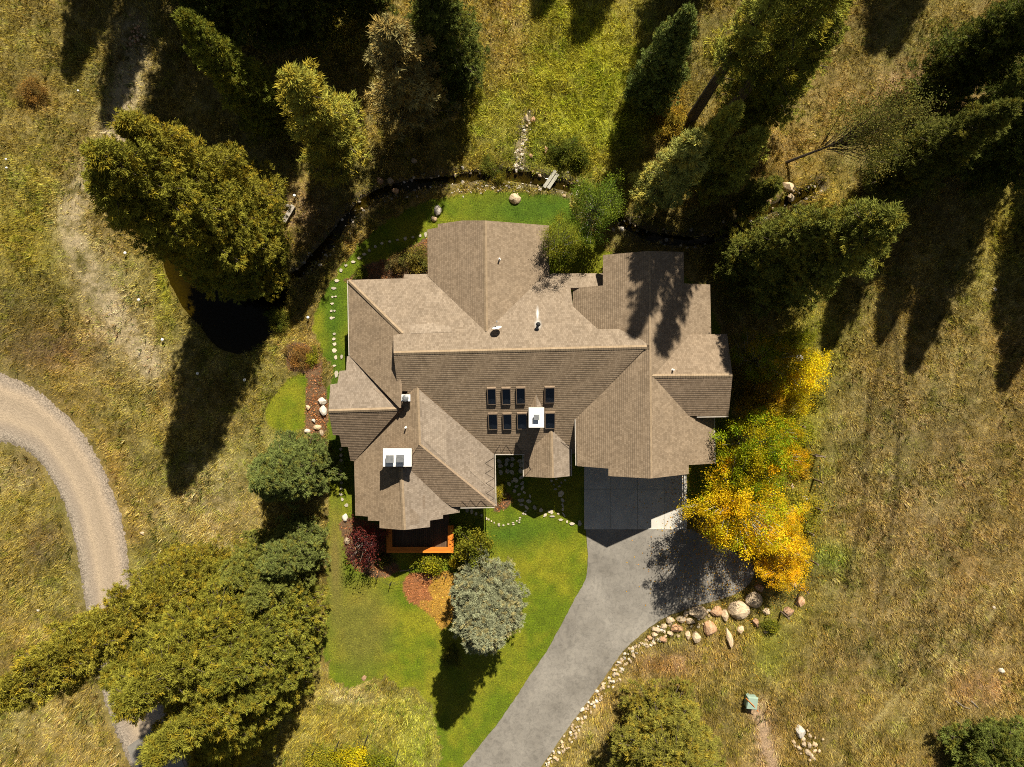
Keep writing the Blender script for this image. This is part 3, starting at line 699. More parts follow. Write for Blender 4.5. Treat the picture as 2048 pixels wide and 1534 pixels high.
caps(G_E.at(1297, 503), G_E.at(1301, 956)); caps(K_S.at(1304, 752), K_S.at(1464, 751)); caps(D_S.at(658, 822), D_S.at(795, 818)); caps(P_E.at(1102, 856), P_E.at(1104, 955))

# gable and eave walls
def gable_wall(plane_l, plane_r, ridge_px0, ridge_px1, wl_, wr_, inset0=.55, inset1=0.0):
    a = plane_l.at(*ridge_px0); b = plane_l.at(*ridge_px1); d = (b - a); d.z = 0; L = d.length; d.normalize()
    a = a + d * inset0; b = b - d * inset1; s = Vector((-d.y, d.x, 0))
    vs = []
    for c in (a, b):
        for off, pl in ((wl_, None), (0, None), (-wr_, None)):
            q = c + s * off; z = min(plane_l.z(q.x, q.y), plane_r.z(q.x, q.y)) - .27; vs.append((q.x, q.y, z))
        for off in (-wr_, wl_):
            q = c + s * off; vs.append((q.x, q.y, -.3))
    return MB().add(vs, [(0, 1, 2, 3, 4), (9, 8, 7, 6, 5), (0, 5, 6, 1), (1, 6, 7, 2), (2, 7, 8, 3), (4, 9, 5, 0)]).build('wall', M['wall'], house)
gable_wall(N_W, N_E, (970, 441), (972, 690), 3.4, 3.5, .75)
gable_wall(G_W, G_E, (1301, 957), (1299, 600), 3.6, 3.9, .9, .0)
gable_wall(G_W, G_E, (1297, 502), (1299, 620), 1.9, 2.4, .6, .0)
gable_wall(D_N, D_S, (657, 822), (830, 818), 3.0, 3.0, 1.0)
gable_wall(F_W, H_E, (808, 1060), (803, 900), 3.1, 3.0, .9)
gable_wall(P_W, P_E, (1104, 956), (1102, 870), 1.3, 1.2, .5)
gable_wall(K_N, K_S, (1465, 751), (1310, 752), 2.3, 2.3, .6)
gable_wall(A_S, A_N, (787, 706), (1130, 698), 4.4, 5.9, .75)
gable_wall(F_W, F_E, (838, 889), (834, 780), 4.2, 4.2, .3)

def on_slope_box(plane, px0, py0, px1, py1):
    a, b = plane.at(px0, py0), plane.at(px1, py1)
    sa, sb = plane.st(a), plane.st(b)
    return min(sa[0], sb[0]), max(sa[0], sb[0]), min(sa[1], sb[1]), max(sa[1], sb[1])
def slab_on(b, plane, s0, s1, t0, t1, l0, l1):
    vs = [plane.w((s, t), l) for l in (l0, l1) for s, t in ((s0, t0), (s1, t0), (s1, t1), (s0, t1))]
    return b.add(vs, [(3, 2, 1, 0), (4, 5, 6, 7), (0, 1, 5, 4), (1, 2, 6, 5), (2, 3, 7, 6), (3, 0, 4, 7)])
for (x0, y0, x1, y1) in [(974, 775, 993, 807), (1003, 775, 1022, 807), (1032, 774, 1051, 806), (1089, 773, 1109, 804), (976, 826, 996, 857), (1005, 826, 1024, 857), (1034, 825, 1054, 856), (1090, 824, 1110, 855)]:
    s0, s1, t0, t1 = on_slope_box(A_S, x0, y0, x1, y1); root = empty('skylight', (0, 0, 0)); root.parent = house
    fb = MB(); w = .045; hh = .17
    slab_on(fb, A_S, s0, s0 + w, t0, t1, 0, hh); slab_on(fb, A_S, s1 - w, s1, t0, t1, 0, hh); slab_on(fb, A_S, s0 + w, s1 - w, t0, t0 + w, 0, hh + .01); slab_on(fb, A_S, s0 + w, s1 - w, t1 - w, t1, 0, hh)
    fb.build('frame', M['trim'], root)
    slab_on(MB(), A_S, s0 + w, s1 - w, t0 + w, t1 - w, .03, .04).build('dark_depth_panel', M['bluedark'], root)  # flat near-black panel, darkness of the room below put into its colour
    lb = MB(); tm = t1 - w - (t1 - t0) * random.uniform(.24, .30)
    lb.add([A_S.w((s0 + w, t1 - w - .002), hh - .03), A_S.w((s1 - w, t1 - w - .002), hh - .03), A_S.w((s1 - w, tm + .10), .042), A_S.w((s0 + w + .25, tm), .042), A_S.w((s0 + w, tm + .08), .042)], [(0, 1, 2, 3, 4)])
    lb.build('lit_reveal_plate', M['liner'], root)  # sloped tan plate, its outline shaped as the sunlit patch of the reveal
    slab_on(MB(), A_S, s0 + w, s1 - w, t0 + w, t1 - w, hh - .012, hh - .004).build('pane', M['pane'], root)
    slab_on(MB(), A_S, s0, s1, t0 - .03, t0, 0.0, .10).build('head_flashing', M['fascia'], root)

def chimney(x0, y0, x1, y1, top, zb, flues, cap=M['white']):
    r = empty('chimney', (0, 0, 0)); r.parent = house
    a, b = P(x0, y1, top), P(x1, y0, top); i = .06
    MB().prism([(a.x + i, a.y + i), (b.x - i, a.y + i), (b.x - i, b.y - i), (a.x + i, b.y - i)], zb, top - .07).build('stack', M['wall'], r)
    MB().prism([(a.x, a.y), (b.x, a.y), (b.x, b.y), (a.x, b.y)], top - .07, top).build('cap', cap, r)
    MB().prism([(a.x + .1, a.y + .1), (b.x - .1, a.y + .1), (b.x - .1, b.y - .1), (a.x + .1, b.y - .1)], top - .01, top + .025).build('cap_lid', cap, r)
    MB().prism([(a.x - .03, a.y - .03), (b.x + .03, a.y - .03), (b.x + .03, b.y + .03), (a.x - .03, b.y + .03)], top - .16, top - .1).build('drip_edge', M['trim'], r)
    for fx, fy, w in flues:
        c = P(fx, fy, top); fb = MB()
        fb.box((c.x, c.y, top + .12), (w * .8, w * .8, .24)).box((c.x, c.y, top + .29), (w, w * .95, .1)).build('flue', M['grey'], r)
    return r
chimney(766, 897, 823, 933, 6.1, 3.0, [(781, 917, .5), (802, 916, .5)])
chimney(1057.5, 815, 1088, 855, 6.25, 2.5, [(1073, 834, .36)])
r = chimney(803, 789, 820.5, 802.5, 5.9, 3.5, [])
c = P(812, 796, 5.9); MB().lathe([(.13, 0), (.13, .18), (.2, .2), (.22, .27), (.1, .33)], c, 12).build('flue', M['grey'], r)
def vent(plane, px, py, r_, h, mat, hood=False):
    p = plane.at(px, py); b = MB().lathe([(r_ * 1.9, -.02), (r_ * 1.5, .05), (r_, .07), (r_, h), (r_ * .8, h + .01)], p, 10)
    if hood: b.lathe([(r_ * 1.7, h + .03), (r_ * 1.7, h + .1), (r_ * .4, h + .2)], p, 10)
    b.build('vent_pipe', mat, house)
vent(F_W, 812, 855, .05, .38, M['white']); vent(N_E, 999, 519, .05, .38, M['white']); vent(K_N, 1345, 740, .05, .35, M['white']); vent(A_N, 1076, 650, .09, .45, M['dark'], True)
# zinc-bleached streak of shingles above the dark vent
t = NT('bleached_shingle'); v = t.new('TexCoord').outputs['UV']
sx = t.new('SeparateXYZ'); t.link(v, sx.inputs[0])
k_ = t.math('ADD', t.math('POWER', t.math('ABSOLUTE', t.math('SUBTRACT', sx.outputs[0], .5)), 1.0), t.math('MULTIPLY', t.noise(4, 4, .7, v), .25))
t.col((.72, .70, .66), .9)
tr = t.new('BsdfTransparent'); mx = t.new('MixShader')
al = t.new('Math', operation='MULTIPLY'); gr = t.new('TexGradient', gradient_type='QUADRATIC_SPHERE')
mp = t.new('Mapping'); mp.inputs['Location'].default_value = (-1, -1, 0); mp.inputs['Scale'].default_value = (2, 2, 1); t.link(v, mp.inputs['Vector']); t.link(mp.outputs[0], gr.inputs[0])
t.link(gr.outputs['Fac'], al.inputs[0]); t.link(t.ramp(t.noise(9, 4, .7, v), [(.2, (.6,) * 3), (.7, (1.5,) * 3)]), al.inputs[1])
t.link(al.outputs[0], mx.inputs[0]); t.link(tr.outputs[0], mx.inputs[1]); t.link(t.b.outputs[0], mx.inputs[2]); t.link(mx.outputs[0], t.out.inputs['Surface'])
for (xa, ya, xb, yb) in [(1066, 634, 1086, 664), (1070, 606, 1080, 650)]:
    q = [A_N.at(*p) + Vector((0, 0, .045)) for p in ((xa, yb), (xb, yb), (xb, ya), (xa, ya))]
    if ya == 606: q = [p + Vector((0, 0, .006)) for p in q]
    me = mesh_np('bleached_patch', [tuple(p) for p in q], [(0, 1, 2, 3)], uv=[(0, 0), (1, 0), (1, 1), (0, 1)]); link('bleached_patch', me, t.m, house)
# dish
dish = empty('satellite_dish', (0, 0, 0)); dish.parent = house
p = A_N.at(994, 659) + Vector((0, 0, .5))
Rm = Vector((-.12, .85, .35)).to_track_quat('Z', 'Y').to_matrix()
MB().lathe([(.02, .02), (.18, .03), (.32, .09), (.33, .10), (.18, .045), (.02, .035)], p, 16, Rm).build('reflector', M['white'], dish, True)
MB().tube([p - Vector((0, 0, .55)), p - Vector((0, 0, .05)), p + Vector((0, .05, 0))], .025, 6).build('mast', M['grey'], dish)
MB().tube([p + Vector((0.02, .02, -.2)), p + Vector((.0, .45, .1))], .014, 5).box(p + Vector((0, .47, .12)), (.08, .1, .07)).build('feed_arm', M['grey'], dish)

# gutters, heat cables
def gutter(a, b, out):
    d = (b - a).normalized(); n = Vector((out[0], out[1], 0)); o = n * .03 + Vector((0, 0, -.01))
    M3 = Matrix((d, n, d.cross(n))).transposed(); c = (a + b) / 2 + o
    MB().box(c + n * .045 + Vector((0, 0, -.05)), ((b - a).length, .06, .08), M=M3).build('gutter', M['gutter'], house)
gutter(C_W.at(697, 561), C_W.at(700, 711), (-1, 0)); gutter(A_S.at(990, 907), A_S.at(1049, 907), (0, -1)); gutter(F_E.at(988, 909), F_E.at(990, 1012), (1, 0))
gutter(P_W.at(1048, 909), P_W.at(1049, 953), (-1, 0)); gutter(F_S.at(921, 1014), F_S.at(989, 1013), (0, -1)); gutter(G_E.at(1427, 834), G_E.at(1428, 927), (1, 0)); gutter(K_S.at(1394, 832), K_S.at(1457, 831), (0, -1))
gutter(P_E.at(1141, 889), P_E.at(1141, 952), (1, 0)); gutter(G_W.at(1152.5, 834), G_W.at(1154, 931), (-1, 0))
def cable(plane, pts):
    MB().tube([plane.at(*q) + Vector((0, 0, .06)) for q in pts], .013, 4).build('heat_cable', M['cable'], house)
cable(F_E, [(988, 915), (970, 926), (987, 936), (971, 946), (988, 956), (972, 966), (988, 976), (973, 986), (989, 996), (976, 1004), (989, 1011)])
cable(A_S, [(990, 905), (1000, 889), (1003, 905), (1013, 889), (1024, 905), (1032, 890), (1044, 905)])
cable(P_W, [(1050, 922), (1062, 938), (1050, 951)])
cable(F_S, [(921, 1012), (924, 1001), (935, 1012), (941, 999), (953, 1012), (962, 1000), (975, 1012)]); cable(P_E, [(1141, 892), (1122, 884), (1140, 898)]); cable(H_E, [(918, 1016), (908, 1003), (918, 1022)])
# doors and windows of the shaded south side
def face_south(name, px0, px1, py, z0, z1, mat, parts=0):
    a, b = P(px0, py, z0), P(px1, py, z0); r = MB().box(((a.x + b.x) / 2, a.y, (z0 + z1) / 2), (b.x - a.x, .08, z1 - z0)).build(name, mat, house)
    for i in range(parts):
        zz = z0 + (z1 - z0) * (i + .5) / parts
        MB().box(((a.x + b.x) / 2, a.y - .05, zz), (b.x - a.x - .1, .03, (z1 - z0) / parts - .05)).build('panel', mat, r)
face_south('garage_door', 1180, 1262, 909, .05, 2.3, M['door'], 4); face_south('garage_door', 1276, 1358, 909, .05, 2.3, M['door'], 4)

# deck with a broad redwood cap rail
deck = tag(empty('deck', P(840, 1070)), 'redwood deck with a broad orange cap rail below the south gable', 'deck'); dz = .55
o = deck.location
for i, px in enumerate(np.arange(777, 897, 3.9)):
    a, b = P(px, 1000, dz), P(px + 3.5, 1096, dz)
    MB().prism([(a.x - o.x, b.y - o.y), (b.x - o.x, b.y - o.y), (b.x - o.x, a.y - o.y), (a.x - o.x, a.y - o.y)], dz - .05, dz + random.uniform(-.004, .004)).build('deck_board', M['deck'], deck)
rz_ = 1.05
def rail(x0, y0, x1, y1, name):
    a, b = P(x0, y1, rz_), P(x1, y0, rz_)
    MB().prism([(a.x - o.x, a.y - o.y), (b.x - o.x, a.y - o.y), (b.x - o.x, b.y - o.y), (a.x - o.x, b.y - o.y)], rz_ - .06, rz_).build(name, M['rail'], deck)
for k in range(3): rail(773, 1094.2 + k * 3.9, 907, 1097.9 + k * 3.9, 'cap_rail')
for k in range(3): rail(895.6 + k * 3.8, 1051, 899.2 + k * 3.8, 1093.9, 'cap_rail')
for k in range(3): rail(773 + k * 3.8, 1040, 776.6 + k * 3.8, 1093.9, 'cap_rail')
for px, py in ((776, 1100), (840, 1100), (903, 1100), (903, 1056), (776, 1060)):
    a = P(px, py, rz_); MB().box((a.x - o.x, a.y - o.y, .5), (.12, .12, 1.0)).build('post', M['post'], deck)
for y_ in (1099,):
    a, b = P(776, y_, rz_), P(904, y_, rz_); MB().box(((a.x + b.x) / 2 - o.x, a.y - o.y, .78), (b.x - a.x, .04, .42)).build('rail_panel', M['rail'], deck)

# ------------------------------------------------------------------ trees
def trunk_mesh(name, h, r, limbs, seed, n=7):
    rr = random.Random(seed); b = MB()
    pts = [Vector((rr.uniform(-.03, .03) * i, rr.uniform(-.03, .03) * i, -.3 + (h + .3) * i / 7)) for i in range(8)]
    b.tube(pts, r, n, r * .12)
    for a, c, ra in limbs: b.tube([a, (Vector(a) + Vector(c)) / 2 + Vector((0, 0, -.04 * (Vector(c) - Vector(a)).length)), c], ra, 4, ra * .3)
    me = bpy.data.meshes.new(name); me.from_pydata(b.v, [], b.f); me.update(); return me

def sprays(cen, dirs, k, length, width, spread, r, col, lift=.15):
    """k thin blades round each centre; returns verts, colours"""
    n = len(cen)
    d = dirs[:, None, :] + r.normal(0, spread, (n, k, 3)); d[..., 2] += lift
    d /= np.linalg.norm(d, axis=-1, keepdims=True)
    L = length * r.uniform(.55, 1.25, (n, k))[..., None]
    base = cen[:, None, :] + r.normal(0, length * .28, (n, k, 3))
    s = np.cross(d, r.normal(0, 1, (n, k, 3))); s /= np.linalg.norm(s, axis=-1, keepdims=True) + 1e-9
    w = width * r.uniform(.6, 1.4, (n, k))[..., None]
    V = np.stack([base - s * w, base + s * w, base + d * L], 2)
    c = col[:, None, :] * r.uniform(.75, 1.25, (n, k))[..., None]
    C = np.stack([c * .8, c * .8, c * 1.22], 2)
    return V.reshape(-1, 3), C.reshape(-1, 3)

def conifer_meshes(name, seed, h, r, nbr, p=.85, k=15, length=.26, width=.026, droop=.12, bare=.04, gap=.0, step=.36, yellow=.25, rag=.28, nt=3, tuft=.11):
    """one conifer: (trunk mesh, crown mesh)"""
    g = np.random.default_rng(seed); cen = []; dr = []; limbs = []; shade = []
    for i in range(nbr):
        u = bare + (1 - bare) * ((i + g.random()) / nbr) ** .92
        az = i * 2.39996 + g.normal(0, .25)
        lump = 1 + rag * math.sin(az * 3 + seed) * math.sin(u * 19 + seed * 2) + rag * .6 * math.sin(az * 5 + u * 9)
        L = (r * (1 - u) ** p * g.uniform(1 - rag, 1.08) * lump + .12) * min(1, .55 + u / .12 * .45)
        if g.random() < gap: L *= .45
        z0 = u * h; e = np.array([math.cos(az), math.sin(az), 0.]); sd_ = np.array([-e[1], e[0], 0.])
        up = g.uniform(.12, .34) if u > .6 else g.uniform(-.02, .2)
        f = lambda s: np.array([0, 0, z0]) + e * L * s + np.array([0, 0, L * (up * s - droop * 4 * s * (1 - s) * .6)])
        limbs.append((f(0), f(.9), .02 + .012 * L))
        m = max(2, int(L / step)); tone = g.uniform(.85, 1.12)
        for j in range(m):
            s = .2 + .8 * (j + g.random() * .7) / m
            wdt = .44 * L * (1.05 - s) + .05
            q = max(1, int(wdt / (step * .8)))
            for a in range(-q, q + 1):
                if g.random() < .12: continue
                off = a / max(1, q) * wdt * g.uniform(.75, 1.1)
                c = f(min(s, 1)) + sd_ * off + np.array([0, 0, g.normal(0, .07) - abs(off) * .12])
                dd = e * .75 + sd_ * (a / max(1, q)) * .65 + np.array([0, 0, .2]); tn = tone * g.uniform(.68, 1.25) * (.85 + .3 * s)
                for t_ in range(nt):
                    cen.append(c + g.normal(0, tuft, 3) * np.array([1, 1, .6])); dr.append(dd); shade.append(tn * g.uniform(.92, 1.08))
    for zt in np.linspace(.93, 1.0, 5):
        cen.append(np.array([0, 0, h * zt])); dr.append(np.array([0, 0, 1.])); shade.append(1.1)
    cen = np.array(cen); dr = np.array(dr); sh = np.array(shade)[:, None]
    col = np.ones((len(cen), 3)) * sh; ye = np.repeat(g.random(len(cen) // 6 + 1) < yellow, 6)[:len(cen), None]
    col = np.where(ye, col * np.array((1.16, 1.03, .8)), col * np.array((.94, 1.0, 1.03)))
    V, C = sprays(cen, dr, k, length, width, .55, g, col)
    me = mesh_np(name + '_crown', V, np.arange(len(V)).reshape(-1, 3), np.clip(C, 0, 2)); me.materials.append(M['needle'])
    tm = trunk_mesh(name + '_trunk', h, .06 + h * .014, limbs, seed); tm.materials.append(M['bark'])
    return tm, me, h, r

def broad_meshes(name, seed, h, r, nblob, per, leaf, base=.25, stems=1, bark='aspen', squash=1.0, var=None, blob=.55):
    g = np.random.default_rng(seed); V = []; C = []; limbs = []; rr = random.Random(seed)
    cz = h * (base + 1) / 2; hz = h * (1 - base) / 2
    cen = []
    while len(cen) < nblob:
        d = g.normal(0, 1, 3); d /= np.linalg.norm(d); q = d * g.random() ** .38
        lump = 1 + .25 * math.sin(d[0] * 4 + seed) + .2 * math.sin(d[1] * 5 + d[2] * 3)
        cen.append(np.array([q[0] * r * lump, q[1] * r * lump, cz + q[2] * hz]))
    cen = np.array(cen)
    for c in cen: limbs.append(((c[0] * .12, c[1] * .12, max(.1, c[2] * .55)), tuple(c), .012 + .006 * r))
    for ci, c in enumerate(cen):
        n = int(per * g.uniform(.6, 1.35)); q = g.normal(0, blob * g.uniform(.6, 1.1), (n, 3)) * np.array([1, 1, .7 * squash]); q[:, 2] -= .12 * (q[:, 0] ** 2 + q[:, 1] ** 2)
        p0 = c + q; a = g.normal(0, 1, (n, 3)); a[:, 2] *= .5; a /= np.linalg.norm(a, axis=1, keepdims=True)
        b = np.cross(a, g.normal(0, 1, (n, 3)) * np.array([1, 1, .4])); b /= np.linalg.norm(b, axis=1, keepdims=True) + 1e-9
        s = leaf * g.uniform(.6, 1.3, n)[:, None]
        V.append(np.stack([p0 - a * s, p0 + b * s * .55, p0 + a * s, p0 - b * s * .55], 1))
        k = g.uniform(.62, 1.2); colr = np.ones(3) if var is None else np.array(var[int(g.random() ** 1.0 * len(var))])
        cc = colr * k * g.uniform(.87, 1.13, (n, 1)); C.append(np.repeat(cc[:, None], 4, 1))
    V = np.concatenate(V).reshape(-1, 3); C = np.concatenate(C).reshape(-1, 3)
    V[:, 2] = np.maximum(V[:, 2], .03)
    me = mesh_np(name + '_crown', V, np.arange(len(V)).reshape(-1, 4), np.clip(C, 0, 2)); me.materials.append(M['leaf'])
    b = MB()
    for s in range(stems):
        a = 2 * math.pi * s / stems + seed; sp = 0 if stems == 1 else .35 * r
        b.tube([(.1 * math.cos(a) * (stems > 1), .1 * math.sin(a) * (stems > 1), -.2), (sp * .4 * math.cos(a), sp * .4 * math.sin(a), h * .35), (sp * math.cos(a), sp * math.sin(a), h * .8)], .03 + .011 * h / stems ** .5, 6, .02)
    for a, c, ra in limbs: b.tube([a, c], ra, 4, ra * .35)
    tm = bpy.data.meshes.new(name + '_trunk'); tm.from_pydata(b.v, [], b.f); tm.update(); tm.materials.append(M[bark])
    return tm, me, h, r

def plant(arch, name, px, py, h, r, color, label, cat='tree', group=None, lean=(0, 0), rz=None, z=0.0):
    tm, cm, ah, ar = arch
    o = empty(name, P(px, py), 0); o.location.z = z
    o.rotation_euler = (lean[0], lean[1], random.uniform(0, 6.28) if rz is None else rz)
    o.scale = (r / ar, r / ar, h / ah)
    link('trunk', tm, None, o); c = link('crown', cm, None, o); c.color = (*color, 1)
    tag(o, label, cat, group)
    return o

FIR = [conifer_meshes('fir', 11, 18, 3.6, 380, .46, 20, .18, .019, .05, .04, gap=.08, rag=.20, step=.46), conifer_meshes('fir_b', 12, 16, 3.0, 320, .60, 20, .18, .019, .06, .05, gap=.08, rag=.20, step=.45), conifer_meshes('fir_c', 13, 13, 3.2, 310, .52, 20, .18, .019, .05, .04, gap=.08, rag=.20, step=.45)]
SPRUCE = [conifer_meshes('spruce', 21, 10.5, 2.9, 320, .55, 22, .16, .018, .02, .01, gap=.1, yellow=.2, step=.38, rag=.18, tuft=.085), conifer_meshes('spruce_b', 22, 9, 3.0, 300, .55, 22, .16, .018, .03, .01, gap=.1, yellow=.15, step=.38, rag=.18, tuft=.085)]
TALL = [conifer_meshes('tall_pine', 35, 23, 2.2, 120, .5, 16, .24, .022, .1, .38, gap=.3, yellow=.3, step=.44, rag=.4), conifer_meshes('tall_pine_b', 36, 23, 2.2, 125, .45, 16, .24, .022, .1, .34, gap=.3, yellow=.3, step=.44, rag=.4)]
PINE = [conifer_meshes('pine', 31, 14, 1.9, 130, .55, 14, .26, .026, .05, .25, gap=.25, yellow=.3, step=.45), conifer_meshes('pine_b', 32, 12, 2.3, 120, .5, 14, .26, .026, .12, .15, gap=.3, yellow=.3, step=.45), conifer_meshes('pine_c', 33, 13, 2.6, 170, .5, 12, .26, .026, .15, .1, gap=.35, yellow=.45, step=.45)]
ASPEN = [broad_meshes('aspen', 41, 9, 2.6, 210, 175, .052, .25, 3, var=[(1, 1.0, .9), (1.05, 1.05, .8), (1.05, .86, .5), (.62, .95, .9), (1.0, .98, .6), (.8, .98, .8)], blob=.25),
         broad_meshes('aspen_b', 42, 8, 2.1, 165, 160, .052, .2, 2, var=[(.8, 1.0, .7), (1.05, 1.0, .7), (1.15, .9, .5), (.6, .9, .7)], blob=.26),
         broad_meshes('aspen_c', 43, 7, 1.7, 115, 160, .050, .2, 2, var=[(1.0, 1.0, 1.0), (1.1, .95, .7), (.9, 1.0, 1.0)], blob=.24)]
BIRCH = broad_meshes('birch', 45, 8, 2.2, 130, 170, .052, .15, 2, var=[(1, 1, 1), (1.2, 1.1, .8), (.75, .9, .9)], blob=.3)
BUSH = [broad_meshes('bush', 51, 2.6, 1.4, 60, 130, .07, .0, 4, 'bark', var=[(1, 1, 1), (1.25, 1.1, .9), (.8, .9, .9)], blob=.28),
        broad_meshes('bush_b', 52, 1.3, .9, 34, 110, .06, .0, 4, 'bark', var=[(1, 1, 1), (1.2, 1.05, .7), (.8, .85, .9)], blob=.22)]

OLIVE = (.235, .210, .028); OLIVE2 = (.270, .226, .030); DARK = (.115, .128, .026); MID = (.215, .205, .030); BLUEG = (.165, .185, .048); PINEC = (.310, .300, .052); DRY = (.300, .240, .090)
GF = 'fir trees in the clump beside the pond'
plant(FIR[0], 'fir_tree', 515, 484, 19.5, 3.5, OLIVE, 'tallest olive fir of the clump leaning over the pond, its tip farthest left', group=GF)
plant(FIR[1], 'fir_tree', 524, 430, 18, 3.1, OLIVE2, 'rust-tipped fir at the upper edge of the pond clump', group=GF)
plant(FIR[0], 'fir_tree', 500, 512, 18.5, 3.5, OLIVE, 'olive fir with a dark shaded flank on the lower left of the pond clump', group=GF)
plant(FIR[2], 'fir_tree', 526, 512, 12.5, 3.0, OLIVE2, 'shorter yellow-green fir at the right end of the pond clump', group=GF)
plant(FIR[2], 'fir_tree', 510, 466, 14.5, 3.2, OLIVE, 'broad fir in the middle of the pond clump', group=GF)
plant(FIR[1], 'fir_tree', 512, 548, 10, 2.6, MID, 'low fir hanging over the dark pond water', group=GF)
GB = 'olive firs over the gravel road'
plant(FIR[0], 'fir_tree', 440, 1128, 22, 2.9, OLIVE2, 'tall narrow-tipped fir leaning across the gravel road to the left edge', group=GB)
plant(FIR[0], 'fir_tree', 540, 1168, 19, 3.3, OLIVE, 'broad olive fir with its rounded tip over the gravel road bend', group=GB)
plant(FIR[1], 'fir_tree', 560, 1250, 18, 3.2, OLIVE, 'olive fir with grey twigs leaning over the paved lane', group=GB)
plant(FIR[2], 'fir_tree', 590, 1200, 14, 3.0, MID, 'dense fir on the lawn side of the road grove', group=GB)
plant(FIR[2], 'fir_tree', 555, 1335, 11, 3.0, OLIVE, 'shorter fir at the bottom right of the road grove', group=GB)
plant(FIR[1], 'fir_tree', 505, 1425, 10, 2.7, OLIVE2, 'yellowish fir at the bottom edge of the road grove', group=GB)
plant(FIR[1], 'fir_tree', 490, 1160, 17, 3.0, OLIVE, 'fir filling the top of the road grove behind the tall narrow one', group=GB)
plant(FIR[2], 'fir_tree', 600, 1270, 11, 2.4, MID, 'small fir on the edge of the front lawn below the road grove', group=GB)
plant(SPRUCE[0], 'spruce_tree', 618, 926, 10, 2.7, BLUEG, 'dense blue-green spruce beside the west corner of the house')
plant(SPRUCE[1], 'spruce_tree', 612, 1078, 8, 2.3, (.185, .200, .050), 'green spruce on the lawn edge below the blue-green one')
plant(SPRUCE[1], 'spruce_tree', 555, 1098, 9, 2.2, (.22, .215, .042), 'yellow-green spruce between the road grove and the house spruces')
plant(SPRUCE[1], 'spruce_tree', 590, 1132, 9, 2.4, (.20, .20, .04), 'olive-green spruce joining the road grove to the lawn-edge spruce')
plant(SPRUCE[0], 'spruce_tree', 977, 1172, 11, 2.9, (.275, .268, .150), 'silvery blue spruce standing alone on the front lawn')
plant(FIR[2], 'fir_tree', 1310, 1448, 10, 4.0, (.225, .195, .034), 'broad olive fir below the rock border at the bottom edge')
plant(SPRUCE[1], 'spruce_tree', 1955, 1500, 9, 3.6, (.14, .155, .032), 'dark green spruce in the bottom right corner')
plant(FIR[2], 'fir_tree', 1528, 548, 17, 3.6, (.20, .20, .038), 'full green fir right of the house with a rust-tinged tip')
plant(FIR[2], 'fir_tree', 1476, 534, 14.5, 2.7, (.19, .19, .036), 'green fir against the left side of the rust-tipped fir')
GT = 'trees north of the stream'
plant(SPRUCE[0], 'spruce_tree', 1294, 199, 12, 2.1, (.21, .24, .062), 'blue-green spruce casting a long shadow down the middle of the north meadow', group=GT)
plant(TALL[0], 'pine_tree', 1378, 244, 23.5, 2.4, PINEC, 'olive pine between the blue-green spruce and the big dark firs', group=GT)
plant(FIR[1], 'fir_tree', 1490, 216, 15.5, 3.1, MID, 'large dark fir at the top right with its tip out of frame', group=GT)
plant(TALL[1], 'fir_tree', 1430, 256, 24, 2.5, MID, 'dark fir just left of the large one at the top', group=GT)
plant(PINE[1], 'spruce_tree', 1300, 403, 13, 2.3, (.36, .345, .085), 'loose yellow-green spruce with drooping boughs above the east roof', group=GT)
plant(PINE[0], 'pine_tree', 1349, 370, 14, 1.5, PINEC, 'thin pine with bare lower trunk beside the drooping spruce', group=GT)
plant(PINE[1], 'pine_tree', 1405, 386, 12, 1.9, PINEC, 'thin pine with dead grey lower twigs right of its twin', group=GT)
plant(PINE[1], 'pine_tree', 1480, 420, 7, 1.6, (.14, .14, .026), 'small dark pine beside the stream boulders', group=GT)
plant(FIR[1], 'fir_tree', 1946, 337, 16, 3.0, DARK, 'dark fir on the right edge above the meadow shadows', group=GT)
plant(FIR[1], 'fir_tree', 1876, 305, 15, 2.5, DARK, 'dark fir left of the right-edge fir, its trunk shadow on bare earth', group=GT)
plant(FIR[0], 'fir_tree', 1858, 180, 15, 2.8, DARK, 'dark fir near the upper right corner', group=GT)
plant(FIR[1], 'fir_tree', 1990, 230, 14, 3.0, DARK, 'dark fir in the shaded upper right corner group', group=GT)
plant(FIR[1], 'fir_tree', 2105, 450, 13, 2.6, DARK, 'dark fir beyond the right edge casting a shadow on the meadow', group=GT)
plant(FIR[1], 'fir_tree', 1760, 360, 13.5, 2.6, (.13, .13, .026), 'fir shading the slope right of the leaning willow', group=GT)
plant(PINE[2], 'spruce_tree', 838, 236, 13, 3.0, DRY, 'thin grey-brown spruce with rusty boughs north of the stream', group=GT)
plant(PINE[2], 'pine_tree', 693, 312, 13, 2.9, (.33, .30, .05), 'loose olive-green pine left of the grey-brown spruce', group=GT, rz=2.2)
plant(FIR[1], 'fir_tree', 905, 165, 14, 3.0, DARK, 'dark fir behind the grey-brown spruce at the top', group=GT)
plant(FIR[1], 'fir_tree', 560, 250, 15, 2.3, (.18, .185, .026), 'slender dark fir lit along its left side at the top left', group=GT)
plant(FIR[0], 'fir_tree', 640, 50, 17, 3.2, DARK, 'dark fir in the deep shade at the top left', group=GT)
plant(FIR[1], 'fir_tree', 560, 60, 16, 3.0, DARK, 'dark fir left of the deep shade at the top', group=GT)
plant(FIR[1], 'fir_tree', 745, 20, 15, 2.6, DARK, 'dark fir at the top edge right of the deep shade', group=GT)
OFFL = ['leftmost shadow at the top', 'shadow over the rubble pile', 'shadow left of the slender fir', 'left pointed shadow in the north meadow', 'right pointed shadow in the north meadow',
        'pointed shadow near the top right', 'short shadow near the top right', 'shade in the right corner', 'shade behind the blue-green spruce', 'shade above the pond clump']
